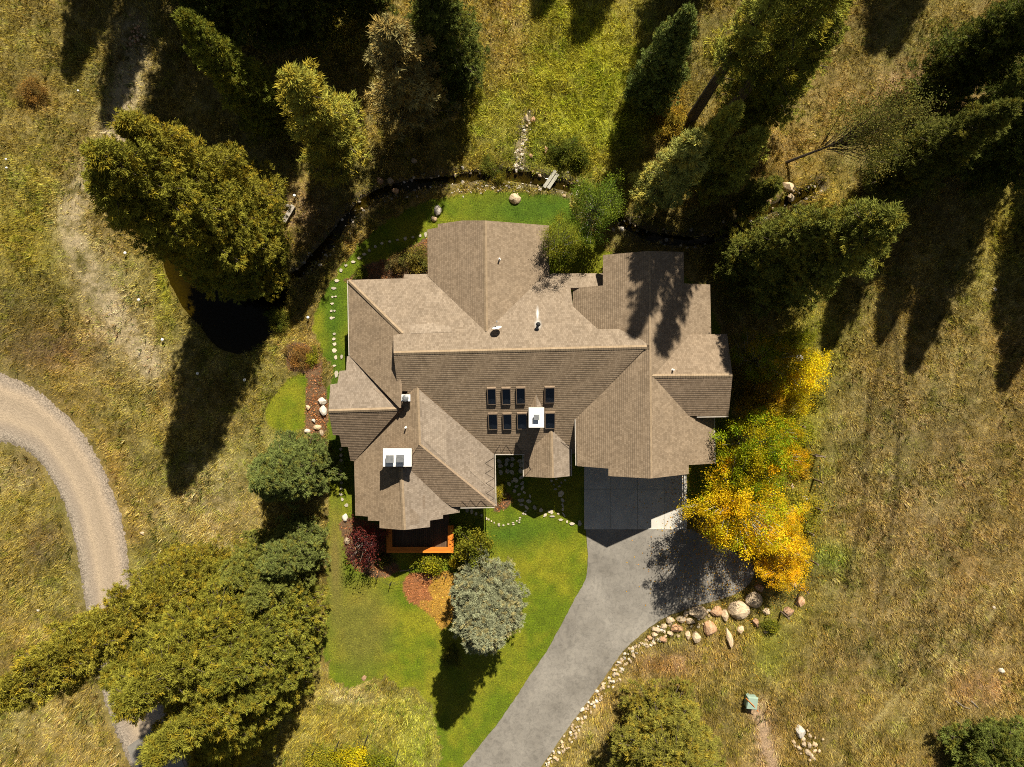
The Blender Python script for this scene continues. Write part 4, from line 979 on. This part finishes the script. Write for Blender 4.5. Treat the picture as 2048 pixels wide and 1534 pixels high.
for i, (bx, by, hh_) in enumerate([(250, -200, 14), (330, -130, 15), (420, -60, 16), (1175, -290, 13), (1260, -240, 13), (1900, -270, 15), (1840, -200, 12), (2120, 250, 16), (1370, -60, 14), (470, 60, 14)]):
    plant(FIR[i % 2], 'fir_tree', bx, by, hh_, 2.8, DARK, 'fir beyond the frame, known by its ' + OFFL[i], group='firs beyond the top edge')
# leaning willow
tm, cm, ah, ar = broad_meshes('willow', 47, 9, 2.4, 80, 170, .055, .45, 1, 'bark', var=[(1, 1, 1), (1.15, 1.0, .8), (.85, .95, .9)], blob=.6)
plant((tm, cm, ah, ar), 'willow_tree', 1572, 325, 11, 2.2, (.22, .205, .05), 'leaning willow with a dark bare trunk near the stream boulders', lean=(0, math.radians(24)), rz=.0)
# aspens beside the garage
GA = 'autumn aspens right of the house'
plant(ASPEN[0], 'aspen_tree', 1427, 985, 9.5, 2.9, (.74, .51, .022), 'large golden aspen shading the driveway', group=GA)
plant(ASPEN[0], 'aspen_tree', 1506, 1030, 4.6, 2.1, (.76, .50, .020), 'golden aspen right of the one over the driveway', group=GA)
plant(ASPEN[2], 'aspen_tree', 1542, 1126, 3.8, 1.4, (.78, .48, .018), 'small orange-gold aspen above the big border rocks', group=GA)
plant(ASPEN[2], 'aspen_tree', 1546, 1072, 4.6, 1.4, (.76, .50, .020), 'small golden aspen between two larger ones', group=GA)
plant(ASPEN[1], 'aspen_tree', 1468, 885, 8.5, 2.2, (.37, .37, .022), 'yellow-green aspen beside the garage wall', group=GA)
plant(ASPEN[1], 'aspen_tree', 1445, 945, 8, 1.9, (.36, .35, .02), 'green and gold aspen at the garage corner', group=GA)
plant(ASPEN[1], 'aspen_tree', 1512, 905, 6.5, 1.5, (.58, .41, .02), 'yellow aspen near the fence posts', group=GA)
plant(ASPEN[2], 'aspen_tree', 1540, 748, 8, 1.6, (.80, .62, .018), 'bright lemon-yellow aspen at the edge of the shade', group=GA)
plant(ASPEN[1], 'aspen_tree', 1478, 725, 8, 1.9, (.26, .22, .018), 'shaded olive aspen beside the east gable', group=GA)
plant(ASPEN[2], 'aspen_tree', 1497, 795, 6, 1.5, (.40, .25, .016), 'small amber aspen under the east gable', group=GA)
plant(ASPEN[2], 'aspen_tree', 1545, 690, 6, 1.1, (.28, .29, .02), 'small green aspen in the gap of light above the lemon-yellow one', group=GA)
plant(ASPEN[1], 'aspen_tree', 1500, 850, 6.5, 1.6, (.40, .36, .022), 'yellow-green aspen between the amber one and the garage', group=GA)
plant(ASPEN[2], 'aspen_tree', 1543, 800, 5.5, 1.3, (.56, .45, .02), 'small yellow aspen just below the lemon-yellow one', group=GA)
plant(BIRCH, 'birch_tree', 1178, 445, 8, 2.0, (.17, .23, .030), 'light green birch behind the house by the stream')
plant(BIRCH, 'birch_tree', 1110, 508, 8, 1.5, (.26, .28, .034), 'small yellow-green birch overhanging the north roof')
plant(BUSH[0], 'shrub', 947, 1080, 3.0, 1.35, (.20, .20, .022), 'rounded green shrub right of the deck', 'shrub')
plant(BUSH[1], 'shrub', 865, 1120, 1.2, 1.05, (.26, .27, .024), 'low bright green shrub below the deck rail', 'shrub')
plant(BUSH[1], 'shrub', 912, 1122, 1.0, .5, (.30, .25, .02), 'small yellowish shrub at the deck corner', 'shrub')
tm, cm, ah, ar = broad_meshes('maple', 55, 3.0, 1.5, 46, 75, .065, .25, 5, 'twig', var=[(1, 1, 1), (1.3, 1.2, 1.2), (.7, .8, .9), (.6, .9, 1.4)], blob=.26)
plant((tm, cm, ah, ar), 'maple_shrub', 742, 1072, 3.0, 1.5, (.165, .035, .026), 'dark red ornamental maple with grey twigs left of the deck', 'shrub')
for i, (bx, by, hh_, rr_, c_, lb) in enumerate([(836, 522, 1.5, 1.0, (.22, .19, .04), 'olive shrub tucked against the north gable wall'), (722, 548, .9, .55, (.17, .21, .03), 'small green plant at the northwest house corner'),
        (795, 528, 1.0, .7, (.20, .15, .05), 'brownish shrub in the north garden bed'), (715, 1512, 1.4, 1.2, (.50, .44, .02), 'bright yellow shrub at the bottom edge'), (645, 1520, 1.3, 1.2, (.34, .31, .03), 'yellow-green shrub at the bottom edge beside the fir grove'),
        (770, 1522, 1.2, .9, (.22, .25, .025), 'green shrub at the bottom edge near the lawn'), (600, 712, .7, .9, (.27, .15, .045), 'reddish perennial clump in the west garden bed'), (626, 716, .6, .6, (.26, .27, .03), 'yellow-green perennial in the west garden bed'),
        (1125, 305, 1.3, 1.0, (.14, .16, .025), 'green willow shrub above the plank bridge'), (1158, 318, 1.2, .9, (.13, .155, .025), 'green willow shrub nearest the birch'), (980, 335, .9, .7, (.17, .18, .03), 'small green shrub on the stream bank left of the rocks'), (1000, 358, .6, .5, (.20, .19, .03), 'tuft of green on the stream gravel'),
        (70, 188, .9, .9, (.24, .145, .04), 'rusty brown bush alone in the left meadow'), (1540, 1248, .9, .6, (.20, .22, .03), 'green bush among the scattered border rocks'), (560, 640, 1.0, .8, (.13, .14, .02), 'dark green bush on the pond shore'),
        (770, 1118, .8, .6, (.12, .12, .03), 'dark shrub in the shaded bed under the deck'), (905, 1310, .9, .7, (.15, .15, .03), 'small shrub in the shade of the silvery spruce'), (1000, 985, .5, .6, (.27, .24, .03), 'yellow-green ground plant at the entry corner'),
        (1598, 1022, 1.0, 1.5, (.30, .26, .03), 'low olive thicket along the fence'), (1597, 935, .8, 1.0, (.36, .25, .03), 'amber low bush beside the fence post'), (1592, 1095, .7, 1.1, (.33, .25, .03), 'low golden thicket at the lower fence posts'), (1600, 870, .7, 1.0, (.27, .28, .03), 'low green bush at the upper fence post'), (1345, 250, 1.4, 1.2, (.30, .215, .03), 'amber shrub under the spruces'), (1620, 790, .9, 1.1, (.20, .19, .03), 'low green bush right of the lemon-yellow aspen')]):
    plant(BUSH[i % 2], 'shrub', bx, by, hh_, rr_, c_, lb, 'shrub')

# ------------------------------------------------------------------ stones
def rock_mesh(seed, sub=2, rough=.28, flatz=.7):
    bm = bmesh.new(); bmesh.ops.create_icosphere(bm, subdivisions=sub, radius=1.0); rr = random.Random(seed)
    cuts = [(Vector((rr.gauss(0, 1), rr.gauss(0, 1), rr.gauss(.3, 1))).normalized(), rr.uniform(.55, .85)) for _ in range(9)]
    for v in bm.verts:
        for n, d in cuts:
            k = v.co.dot(n)
            if k > d: v.co -= n * (k - d)
        v.co *= 1 + rr.uniform(-rough, rough) * .18; v.co.z *= flatz
    me = bpy.data.meshes.new('rock'); bm.to_mesh(me); bm.free(); return me
ROCKS = {}
for mname in ('stone', 'pale', 'pink', 'creek'):
    ROCKS[mname] = []
    for q in range(5):
        me = rock_mesh(100 + q, 2 if q < 3 else 1); me.materials.append(M[mname]); ROCKS[mname].append(me)
SMALL = {}
for mname in ('stone', 'pale', 'creek'):
    SMALL[mname] = []
    for q in range(4):
        me = rock_mesh(140 + q, 1); me.materials.append(M[mname]); SMALL[mname].append(me)
def rock(name, px, py, rx, ry, hz, mat, parent=None, rz=None, z=0.0, small=False):
    me = random.choice((SMALL if small else ROCKS)[mat]); o = bpy.data.objects.new(name, me); COL.objects.link(o)
    p = P(px, py); o.location = (p.x, p.y, z + hz * .25); o.rotation_euler = (random.uniform(-.2, .2), random.uniform(-.2, .2), random.uniform(0, 6.28) if rz is None else rz)
    o.scale = (rx / G, ry / G, hz)
    if parent is not None:
        o.parent = parent; o.location = o.location - parent.location
    return o
# rock border along the drive
border = tag(empty('rock_border', P(1350, 1240)), 'border of tan boulders and rubble along the driveway curve', 'rock border')
Z = lambda a, b: (1100 + a / 2.873, 1000 + b / 2.873)
for (a, b, c_, d_) in [(1170, 572, 46, 42), (1078, 630, 58, 48), (1003, 660, 20, 32), (953, 635, 35, 27), (852, 643, 55, 32), (778, 652, 18, 20), (750, 683, 36, 22), (803, 695, 28, 18), (690, 690, 25, 20), (720, 735, 40, 25), (918, 738, 38, 45), (655, 725, 22, 16),
        (615, 745, 20, 14), (790, 775, 15, 22), (838, 785, 25, 30), (1027, 788, 18, 50), (1090, 740, 25, 25), (1180, 700, 22, 26), (1240, 635, 22, 20), (1365, 637, 32, 24), (1440, 580, 32, 30), (1200, 500, 30, 22), (1395, 480, 18, 25), (650, 800, 22, 15), (600, 770, 18, 12), (570, 790, 16, 14), (690, 765, 18, 14), (735, 780, 12, 10), (1240, 755, 20, 10)]:
    x_, y_ = Z(a, b); rock('stone', x_, y_, c_ / 2.873 * 1.22, d_ / 2.873 * 1.22, .20 + .011 * min(c_, d_), random.choice(['stone', 'stone', 'stone', 'pink']), border, rz=random.choice([0, 3.14]) + random.uniform(-.25, .25))
line = resample([Z(*q) for q in [(640, 790), (520, 830), (450, 895), (395, 970), (340, 1050), (290, 1095), (250, 1150), (200, 1220), (140, 1310), (80, 1400), (20, 1480), (-20, 1560)]], 150)
for i, (x_, y_) in enumerate(line):
    k = random.uniform(-7, 10); r1 = random.uniform(2.8, 5.6) * (1.25 - .35 * i / 150); r2 = r1 * random.uniform(.6, 1.0)
    rock('stone', x_ + k + random.uniform(-3, 3), y_ + k * .5 + random.uniform(-3, 3), r1, r2, random.uniform(.10, .22), random.choice(['stone', 'stone', 'pale']), border, small=True)
for i in range(34):
    x_ = random.uniform(1300, 1440); y_ = 1262 - (x_ - 1300) * .28 + random.uniform(-14, 16); r1 = random.uniform(2.5, 6)
    rock('stone', x_, y_ + 4, r1, r1 * random.uniform(.6, 1), random.uniform(.1, .25), random.choice(['stone', 'stone', 'pale']), border, small=True)
pile = tag(empty('rock_pile', P(1612, 1485)), 'pile of pale rocks with one large white boulder in the right meadow', 'rock pile')
rock('stone', 1599, 1461, 11.5, 14, .42, 'pale', pile, 0)
Z = lambda a, b: (1448 + a / 2.873, 1000 + b / 2.873)
for (a, b, c_) in [(455, 1372, 18), (492, 1352, 18), (458, 1400, 20), (488, 1405, 20), (520, 1400, 20), (398, 1388, 16), (430, 1422, 18), (480, 1445, 26), (520, 1440, 18), (545, 1440, 14), (500, 1465, 18), (515, 1485, 14), (490, 1490, 10), (565, 1372, 9), (475, 1322, 9), (520, 1362, 8), (405, 1410, 9), (440, 1455, 9)]:
    rock('stone', *Z(a, b), c_ / 2.6, c_ / 3.2, random.uniform(.14, .3), 'stone', pile, small=True)
rub = tag(empty('rubble_pile', P(272, 72)), 'small heap of orange-brown rubble at the top left', 'rubble pile')
for i in range(34):
    rock('stone', 272 + random.gauss(0, 9), 72 + random.gauss(0, 17), random.uniform(2, 4.6), random.uniform(1.8, 3.4), random.uniform(.08, .2), random.choice(['pink', 'stone']) if i % 3 else 'pink', rub)
# single boulders
for (px, py, a, b, hz, mt, lb) in [(1030, 398, 13, 11, .45, 'stone', 'tan boulder alone on the lawn behind the north gable'), (875, 421, 9, 11, .4, 'pale', 'grey boulder at the shaded edge of the north lawn'), (868, 438, 7, 6, .3, 'stone', 'small tan boulder just below the grey lawn boulder'),
        (1575, 374, 17, 13, .6, 'stone', 'big cream boulder above the stream near the leaning willow'), (1581, 396, 9, 9, .4, 'stone', 'pale boulder touching the water below the big cream one'), (1534, 404, 9, 8, .4, 'pink', 'brown shaded boulder left of the cream ones'), (1053, 238, 5, 11, .4, 'stone', 'upright grey slab at the head of the rocky gully'), (1066, 241, 8, 8, .45, 'pink', 'reddish boulder at the head of the rocky gully'),
        (1092, 300, 5, 10, .3, 'pink', 'orange slab in the grass above the plank bridge'), (1061, 312, 5, 5, .25, 'pink', 'small pinkish rock right of the gully'), (645, 802, 10, 8, .35, 'pale', 'pinkish white boulder at the top of the pale pair beside the west gable'), (646, 820, 9, 13, .4, 'pale', 'long white boulder beside the west gable'), (617, 815, 7, 6, .3, 'stone', 'tan rock on the left rim of the west bed'), (628, 841, 5, 5, .25, 'pale', 'small white rock in the west bed'),
        (635, 855, 9, 6, .25, 'stone', 'flat mossy rock at the bottom of the west bed'), (643, 866, 5, 7, .25, 'stone', 'tall narrow rock at the end of the west bed'), (615, 862, 7, 5, .25, 'pale', 'pale rock half hidden by the blue-green spruce'), (690, 1034, 7, 9, .3, 'pale', 'white boulder beside the red maple'), (695, 1081, 7, 8, .3, 'stone', 'tan boulder left of the red maple in bare soil'),
        (728, 1356, 7, 8, .12, 'pink', 'flat pinkish stone where lawn meets rough grass'), (1007, 988, 6, 5, .3, 'stone', 'yellow boulder at the corner of the entry bed'), (1610, 997, 10, 5, .25, 'pale', 'white log-shaped rock beside the fence'), (1584, 972, 4, 7, .2, 'stone', 'small upright rock left of the fence'), (1989, 579, 5, 4, .2, 'pale', 'small white rock in the far right meadow'), (1552, 200, 6, 4, .25, 'stone', 'small rock on bare ground under the dark firs'),
        (2002, 1341, 7, 6, .2, 'pale', 'white rock at the lower right of the meadow'), (1987, 1214, 5, 4, .15, 'pale', 'pale rock at the right of the meadow'), (286, 1066, 6, 5, .25, 'stone', 'tan rock beside the gravel road'), (77, 1220, 4, 3, .15, 'pale', 'white rock left of the gravel road'), (760, 362, 8, 9, .35, 'pink', 'shaded pinkish boulder on the stream bank'), (792, 382, 10, 8, .3, 'pink', 'brown boulder in the shaded stream'), (828, 322, 7, 6, .3, 'stone', 'shaded tan boulder north of the stream'),
        (781, 362, 8, 7, .4, 'stone', 'grey-tan boulder in the dark part of the stream'), (1495, 225, 4, 4, .2, 'stone', 'tiny rock among fir needles at the top right'), (1520, 410, 4, 3, .2, 'stone', 'little rock on the stream edge by the thin pines'), (985, 340, 9, 6, .25, 'pink', 'pinkish slab where the gully meets the stream')]:
    tag(rock('boulder', px, py, a, b, hz, mt, None, random.uniform(-.3, .3)), lb, 'boulder')
# stream cobbles
bed = tag(empty('stream_bed', P(1000, 360)), kind='structure')
sp = resample(STREAM, 400)
for i in range(290):
    j = random.randrange(400); x_, y_ = sp[j]; sgn = random.choice([-1, 1, 1]); d_ = random.gauss(13, 6) * sgn
    tx, ty = sp[min(j + 3, 399)] - sp[max(j - 3, 0)]; L = math.hypot(tx, ty)
    if x_ < 590: continue
    r1 = random.uniform(1.6, 4.2) if random.random() < .8 else random.uniform(4, 7)
    rock('stone', x_ - ty / L * d_, y_ + tx / L * d_, r1, r1 * random.uniform(.6, 1), r1 / G * .8, random.choice(['creek', 'creek', 'pale', 'stone']), bed, z=-.14 if abs(d_) < 12 else -.03, small=True)
for i in range(70):
    x_ = random.uniform(900, 1085); y_ = 378 + 4 * math.sin(x_ * .03) + random.gauss(0, 4.5) - (x_ > 1000) * (x_ - 1000) * .02
    rock('stone', x_, y_, random.uniform(1.5, 3.3), random.uniform(1.2, 2.8), random.uniform(.05, .11), 'pale', bed, small=True)
tp = resample(TRIB, 60)
for i in range(60):
    x_, y_ = tp[random.randrange(60)]; r1 = random.uniform(1.6, 4.6)
    rock('stone', x_ + random.gauss(0, 5), y_ + random.gauss(0, 4), r1, r1 * random.uniform(.6, 1), r1 / G * .8, random.choice(['pale', 'pale', 'stone']), bed, small=True)

# stepping stones and flagstones
paths = tag(empty('stone_path', P(800, 800)), kind='structure')
FLAGS = []
for q in range(8):
    rr = random.Random(300 + q); n = rr.choice([5, 6, 6, 7]); ang = sorted((k + rr.uniform(-.3, .3)) / n * 2 * math.pi for k in range(n))
    pts = [(math.cos(a) * rr.uniform(.75, 1.1), math.sin(a) * rr.uniform(.75, 1.1)) for a in ang]
    b = MB(); top = [(x * .93, y * .93, .065) for x, y in pts]; mid = [(x, y, .05) for x, y in pts]; bot = [(x, y, -.06) for x, y in pts]
    b.add(bot + mid + top, [tuple(range(2 * n, 3 * n))] + [(i, (i + 1) % n, (i + 1) % n + n, i + n) for i in range(n)] + [(i + n, (i + 1) % n + n, (i + 1) % n + 2 * n, i + 2 * n) for i in range(n)])
    me = bpy.data.meshes.new('flag'); me.from_pydata(b.v, [], b.f); me.update(); me.materials.append(M['flag']); FLAGS.append(me)
def flag(px, py, a, b, rz=None):
    o = bpy.data.objects.new('flagstone', random.choice(FLAGS)); COL.objects.link(o); o.parent = paths
    p = P(px, py); o.location = (p.x - paths.location.x, p.y - paths.location.y, random.uniform(-.008, .008)); o.scale = (a / G, b / G, 1); o.rotation_euler = (0, 0, random.uniform(0, 6.28) if rz is None else rz)
Z = lambda a, b: (640 + a / 4.512, 420 + b / 4.512)
for (a, b, c_, d_) in [(190, 545, 13, 20), (152, 640, 22, 15), (125, 707, 22, 14), (113, 785, 10, 10), (143, 780, 12, 9), (110, 845, 18, 10), (103, 912, 12, 12), (132, 910, 9, 10), (103, 975, 14, 16), (127, 972, 9, 9), (130, 1118, 13, 13), (127, 1163, 17, 15), (132, 1210, 19, 15), (130, 1270, 22, 20), (143, 1330, 15, 24), (195, 1325, 12, 22), (130, 1405, 16, 10), (148, 1480, 18, 34),
                       (300, 470, 20, 12), (355, 435, 20, 13), (400, 400, 18, 14), (445, 365, 14, 18), (500, 330, 16, 14), (560, 300, 16, 15), (630, 285, 15, 13), (700, 270, 15, 13), (770, 258, 16, 18), (905, 232, 14, 14), (953, 222, 14, 26), (235, 500, 16, 12), (840, 245, 14, 13)]:
    flag(*Z(a, b), c_ / 4.512 * 1.1, d_ / 4.512 * 1.1, 0 if c_ != d_ else None)
Z = lambda a, b: (640 + a / 3.836, 720 + b / 3.836)
for (a, b, c_, d_) in [(160, 685, 16, 14), (162, 730, 16, 14), (163, 770, 14, 14), (160, 845, 16, 16), (168, 890, 16, 14), (165, 940, 14, 14), (165, 985, 15, 14), (160, 1030, 15, 10), (172, 1070, 15, 12), (203, 1113, 15, 18)]:
    flag(*Z(a, b), c_ / 3.836, d_ / 3.836)
Z = lambda a, b: (600 + a / 2.768, 980 + b / 2.768)
for (a, b, c_, d_) in [(925, 112, 9, 14), (950, 120, 8, 14), (975, 130, 8, 12), (1005, 140, 7, 10), (1033, 157, 6, 8), (1045, 162, 5, 7), (1060, 172, 4, 5), (1075, 180, 4, 5), (1100, 188, 7, 6), (1102, 197, 7, 4), (1126, 195, 6, 5), (1153, 188, 6, 4), (1180, 180, 7, 4), (1182, 190, 7, 4), (1200, 170, 6, 4), (1216, 165, 6, 4), (1214, 178, 6, 4), (1218, 153, 6, 4), (1236, 130, 6, 6), (1248, 133, 6, 5),
                       (1358, 138, 8, 9), (1383, 118, 14, 9), (1397, 145, 16, 6), (1443, 165, 13, 6), (1478, 175, 6, 8), (1505, 187, 15, 8), (1548, 182, 12, 17), (1430, 130, 10, 5)]:
    flag(*Z(a, b), c_ / 2.768 * 1.1, d_ / 2.768 * 1.1, 0)
Z = lambda a, b: (1000 + a / 3.835, 720 + b / 3.835)
for (a, b, c_, d_) in [(120, 920, 28, 24), (165, 900, 26, 16), (70, 950, 22, 18), (170, 945, 22, 14), (125, 968, 22, 12), (172, 983, 24, 14), (110, 1003, 18, 16), (145, 1030, 18, 14), (185, 1015, 16, 12), (160, 1075, 32, 16), (220, 1083, 22, 18), (165, 1110, 20, 10), (205, 1130, 24, 12), (265, 1130, 16, 26), (315, 1150, 18, 18), (345, 1190, 18, 10), (395, 1165, 22, 14), (195, 1160, 10, 8),
                       (466, 1022, 30, 28), (480, 1075, 22, 16), (480, 1112, 20, 10), (482, 1145, 16, 10), (490, 1185, 24, 8), (425, 990, 14, 10), (395, 925, 12, 10), (430, 915, 10, 8), (470, 940, 12, 8), (455, 968, 12, 8), (500, 920, 10, 10), (412, 955, 9, 7), (230, 1045, 16, 10), (95, 930, 10, 14)]:
    flag(*Z(a, b), c_ / 3.835, d_ / 3.835)
for i in range(3):
    for j in range(4):
        flag(1000 + j * 13 + random.uniform(-3, 3), 920 + i * 11 + random.uniform(-3, 3), 5.8, 4.8)

# ------------------------------------------------------------------ small built things
br = tag(empty('plank_bridge', P(1102, 362)), 'narrow plank footbridge of two grey-green boards over the stream', 'footbridge')
a, b = P(1092, 377), P(1113, 346); d = (b - a).normalized(); ang = math.atan2(d.y, d.x); nrm = Vector((-d.y, d.x, 0)); c0 = (a + b) / 2 - br.location
for k in (-1, 1):
    MB().box(c0 + nrm * k * .145 + Vector((0, 0, .17)), ((b - a).length + k * .12, .24, .06), ang).build('plank', M['plank'], br)
for k in (-.42, .42):
    MB().box(c0 + d * k * (b - a).length + Vector((0, 0, .09)), (.12, .6, .1), ang).build('bearer', M['post'], br)
bn = tag(empty('log_bench', P(581, 430)), 'split grey log bench on bare soil beside the pond firs', 'bench')
a, b = P(572, 447), P(591, 415); d = (b - a).normalized(); ang = math.atan2(d.y, d.x)
MB().box((0, 0, .42), ((b - a).length, .34, .12), ang).build('seat', M['log'], bn)
for k in (-.38, .38): MB().tube([d * k * (b - a).length + Vector((0, 0, -.05)), d * k * (b - a).length + Vector((0, 0, .37))], .15, 8).build('leg', M['bark'], bn)
stump = tag(MB().lathe([(.16, -.05), (.14, .2), (.13, .3), (.02, .31)], P(577, 413), 9).build('stump', M['log']), 'small cut stump beside the log bench', 'stump')
for i, (px, py, lb) in enumerate([(592, 394, 'beside the log bench'), (283, 601, 'on the dry slope left of the pond'), (256, 508, 'at the top of the worn track'), (330, 680, 'at the left edge of the pond fir shadow'), (400, 747, 'in the middle of the pond fir shadow'), (493, 760, 'at the right of the pond fir shadow'), (619, 636, 'on the lawn edge right of the pond'), (21, 339, 'near the left picture edge, lower of two'), (20, 322, 'near the left picture edge, upper of two'), (163, 186, 'in the upper left meadow')]):
    r_ = empty('path_light', P(px, py)); q = .11 if i < 7 else .08
    MB().lathe([(.02, -.1), (.02, .38)], (0, 0, 0), 6).build('stem', M['dark'], r_)
    MB().lathe([(q * .9, .36), (q, .40), (q * .7, .45), (.02, .47)], (0, 0, 0), 14).build('cap', M['white'], r_, True)
    tag(r_, 'round white capped path light ' + lb, 'path light', 'white path lights')
lp = tag(empty('globe_lamp', P(1534, 722)), 'white globe lamp on a pole rising through the lemon-yellow aspen', 'lamp post')
MB().tube([(0, 0, -.2), (.0, 0, 5.4)], .05, 8).build('pole', M['grey'], lp)
MB().lathe([(.05, 5.35), (.17, 5.45), (.23, 5.6), (.2, 5.78), (.02, 5.85)], (0, 0, 0), 14).build('globe', M['white'], lp, True)
# field fence on the right, garden fence at the bottom
def fence(name, pts, h, label, lean=0.0, mat='post', rails=()):
    r_ = empty(name, P(*pts[0])); o_ = r_.location; tops = []
    for i, q in enumerate(pts):
        p = P(*q) - o_; t_ = p + Vector((random.uniform(-.05, .05), random.uniform(-.05, .05), h * random.uniform(.92, 1.06)))
        MB().tube([p - Vector((0, 0, .3)), t_], .075 if mat == 'post' else .03, 7, .065 if mat == 'post' else .025).build('post', M[mat], r_); tops.append((p, t_))
    for k in (.35, .65, .95):
        MB().tube([p.lerp(t_, k) for p, t_ in tops], .006, 3).build('wire', M['wire'], r_)
    for i, j in rails:
        MB().tube([tops[i][1] - Vector((0, 0, .1)), tops[j][1] - Vector((0, 0, .1))], .045, 6).build('brace', M[mat], r_)
    return tag(r_, label, 'fence')
fence('wire_fence', [(1566, 800), (1594, 851), (1615, 907), (1631, 909), (1627, 958), (1625, 1014), (1611, 1062), (1617, 1119), (1601, 1174), (1560, 1222)], 1.5, 'wooden post and wire fence between the aspens and the right meadow', rails=[(2, 3)])
fence('wire_fence', [(560, 1505), (634, 1490), (679, 1480), (737, 1468), (797, 1500), (840, 1545)], 1.5, 'thin post and wire fence across the rough grass at the bottom', mat='dark')
fence('wire_fence', [(735, 1130), (756, 1150), (783, 1163), (893, 1148)], .9, 'short dark stake fence around the shaded bed by the deck', mat='dark')
ub = tag(empty('utility_box', P(1498, 1398), math.radians(-6)), 'pale green metal utility box with a wooden stake lying over it', 'utility box')
MB().box((0, 0, .3), (.72, .8, .66)).build('body', M['green'], ub)
MB().add([(-.4, -.46, .63), (.4, -.46, .63), (.4, .46, .66), (-.4, .46, .66), (-.36, -.4, .72), (.36, -.4, .72), (.34, .40, .80), (-.34, .40, .80)], [(0, 1, 5, 4), (1, 2, 6, 5), (2, 3, 7, 6), (3, 0, 4, 7), (4, 5, 6, 7), (3, 2, 1, 0)]).build('lid', M['green'], ub)
MB().tube([(-.55, .38, .80), (.05, -.1, .79), (.55, -.62, .55)], .03, 5).build('stake', M['rail'], ub)
# dead branches on the ground
for i, (x0, y0, x1, y1, lb) in enumerate([(1912, 1402, 1940, 1418, 'left of two fallen sticks above the corner spruce'), (1942, 1402, 1958, 1417, 'right of two fallen sticks above the corner spruce'), (1900, 215, 1922, 262, 'pale fallen branch on bare earth at the upper right'), (1560, 205, 1575, 230, 'fallen branch under the dark firs'), (800, 1142, 830, 1135, 'grey driftwood stick on the shaded bed')]):
    a, b = P(x0, y0, .08), P(x1, y1, .08); m_ = (a + b) / 2 + Vector((random.uniform(-.1, .1), random.uniform(-.1, .1), .05)); o_ = Vector((a.x, a.y, 0))
    tag(MB().tube([a, m_, b], .045, 5, .02).tube([m_, m_ + (b - a).cross(Vector((0, 0, 1))) * .18 + (b - a) * .2], .02, 4, .01).build('fallen_branch', M['twig']), lb, 'branch')

# yellow leaves blown on to the drive, apron and grass under the aspens
n_ = 3800; lx = rng.normal(1470, 75, n_); ly = rng.normal(1050, 95, n_); ok_ = (sdist(lx, ly, HOUSE) > 6) & (lx > 1250)
lx, ly = lx[ok_], ly[ok_]; n_ = len(lx); a_ = rng.uniform(0, 6.28, n_); s_ = rng.uniform(.03, .06, n_)
cx, cy = (lx - 1024) / G, (767 - ly) / G; cz = np.where(sdist(lx, ly, DRIVE) < 0, .045, np.where(sdist(lx, ly, APRON) < 0, .06, .10)) + rng.uniform(0, .015, n_)
V = np.stack([np.stack([cx + np.cos(a_ + t_) * s_ * q_, cy + np.sin(a_ + t_) * s_ * q_, cz + rng.uniform(-.008, .02, n_)], -1) for t_, q_ in ((0, 1), (1.57, .7), (3.14, 1), (4.71, .7))], 1)
C_ = np.array((.62, .36, .03)) * rng.uniform(.5, 1.25, (n_, 1)) * np.stack([np.ones(n_), rng.uniform(.7, 1.15, n_), rng.uniform(.7, 2, n_)], -1)
tag(link('fallen_leaves', mesh_np('fallen_leaves', V.reshape(-1, 3), np.arange(n_ * 4).reshape(-1, 4), np.repeat(C_, 4, 0)), M['grass']), 'fallen yellow leaves scattered under the aspens and on the driveway', 'leaves', kind='stuff')
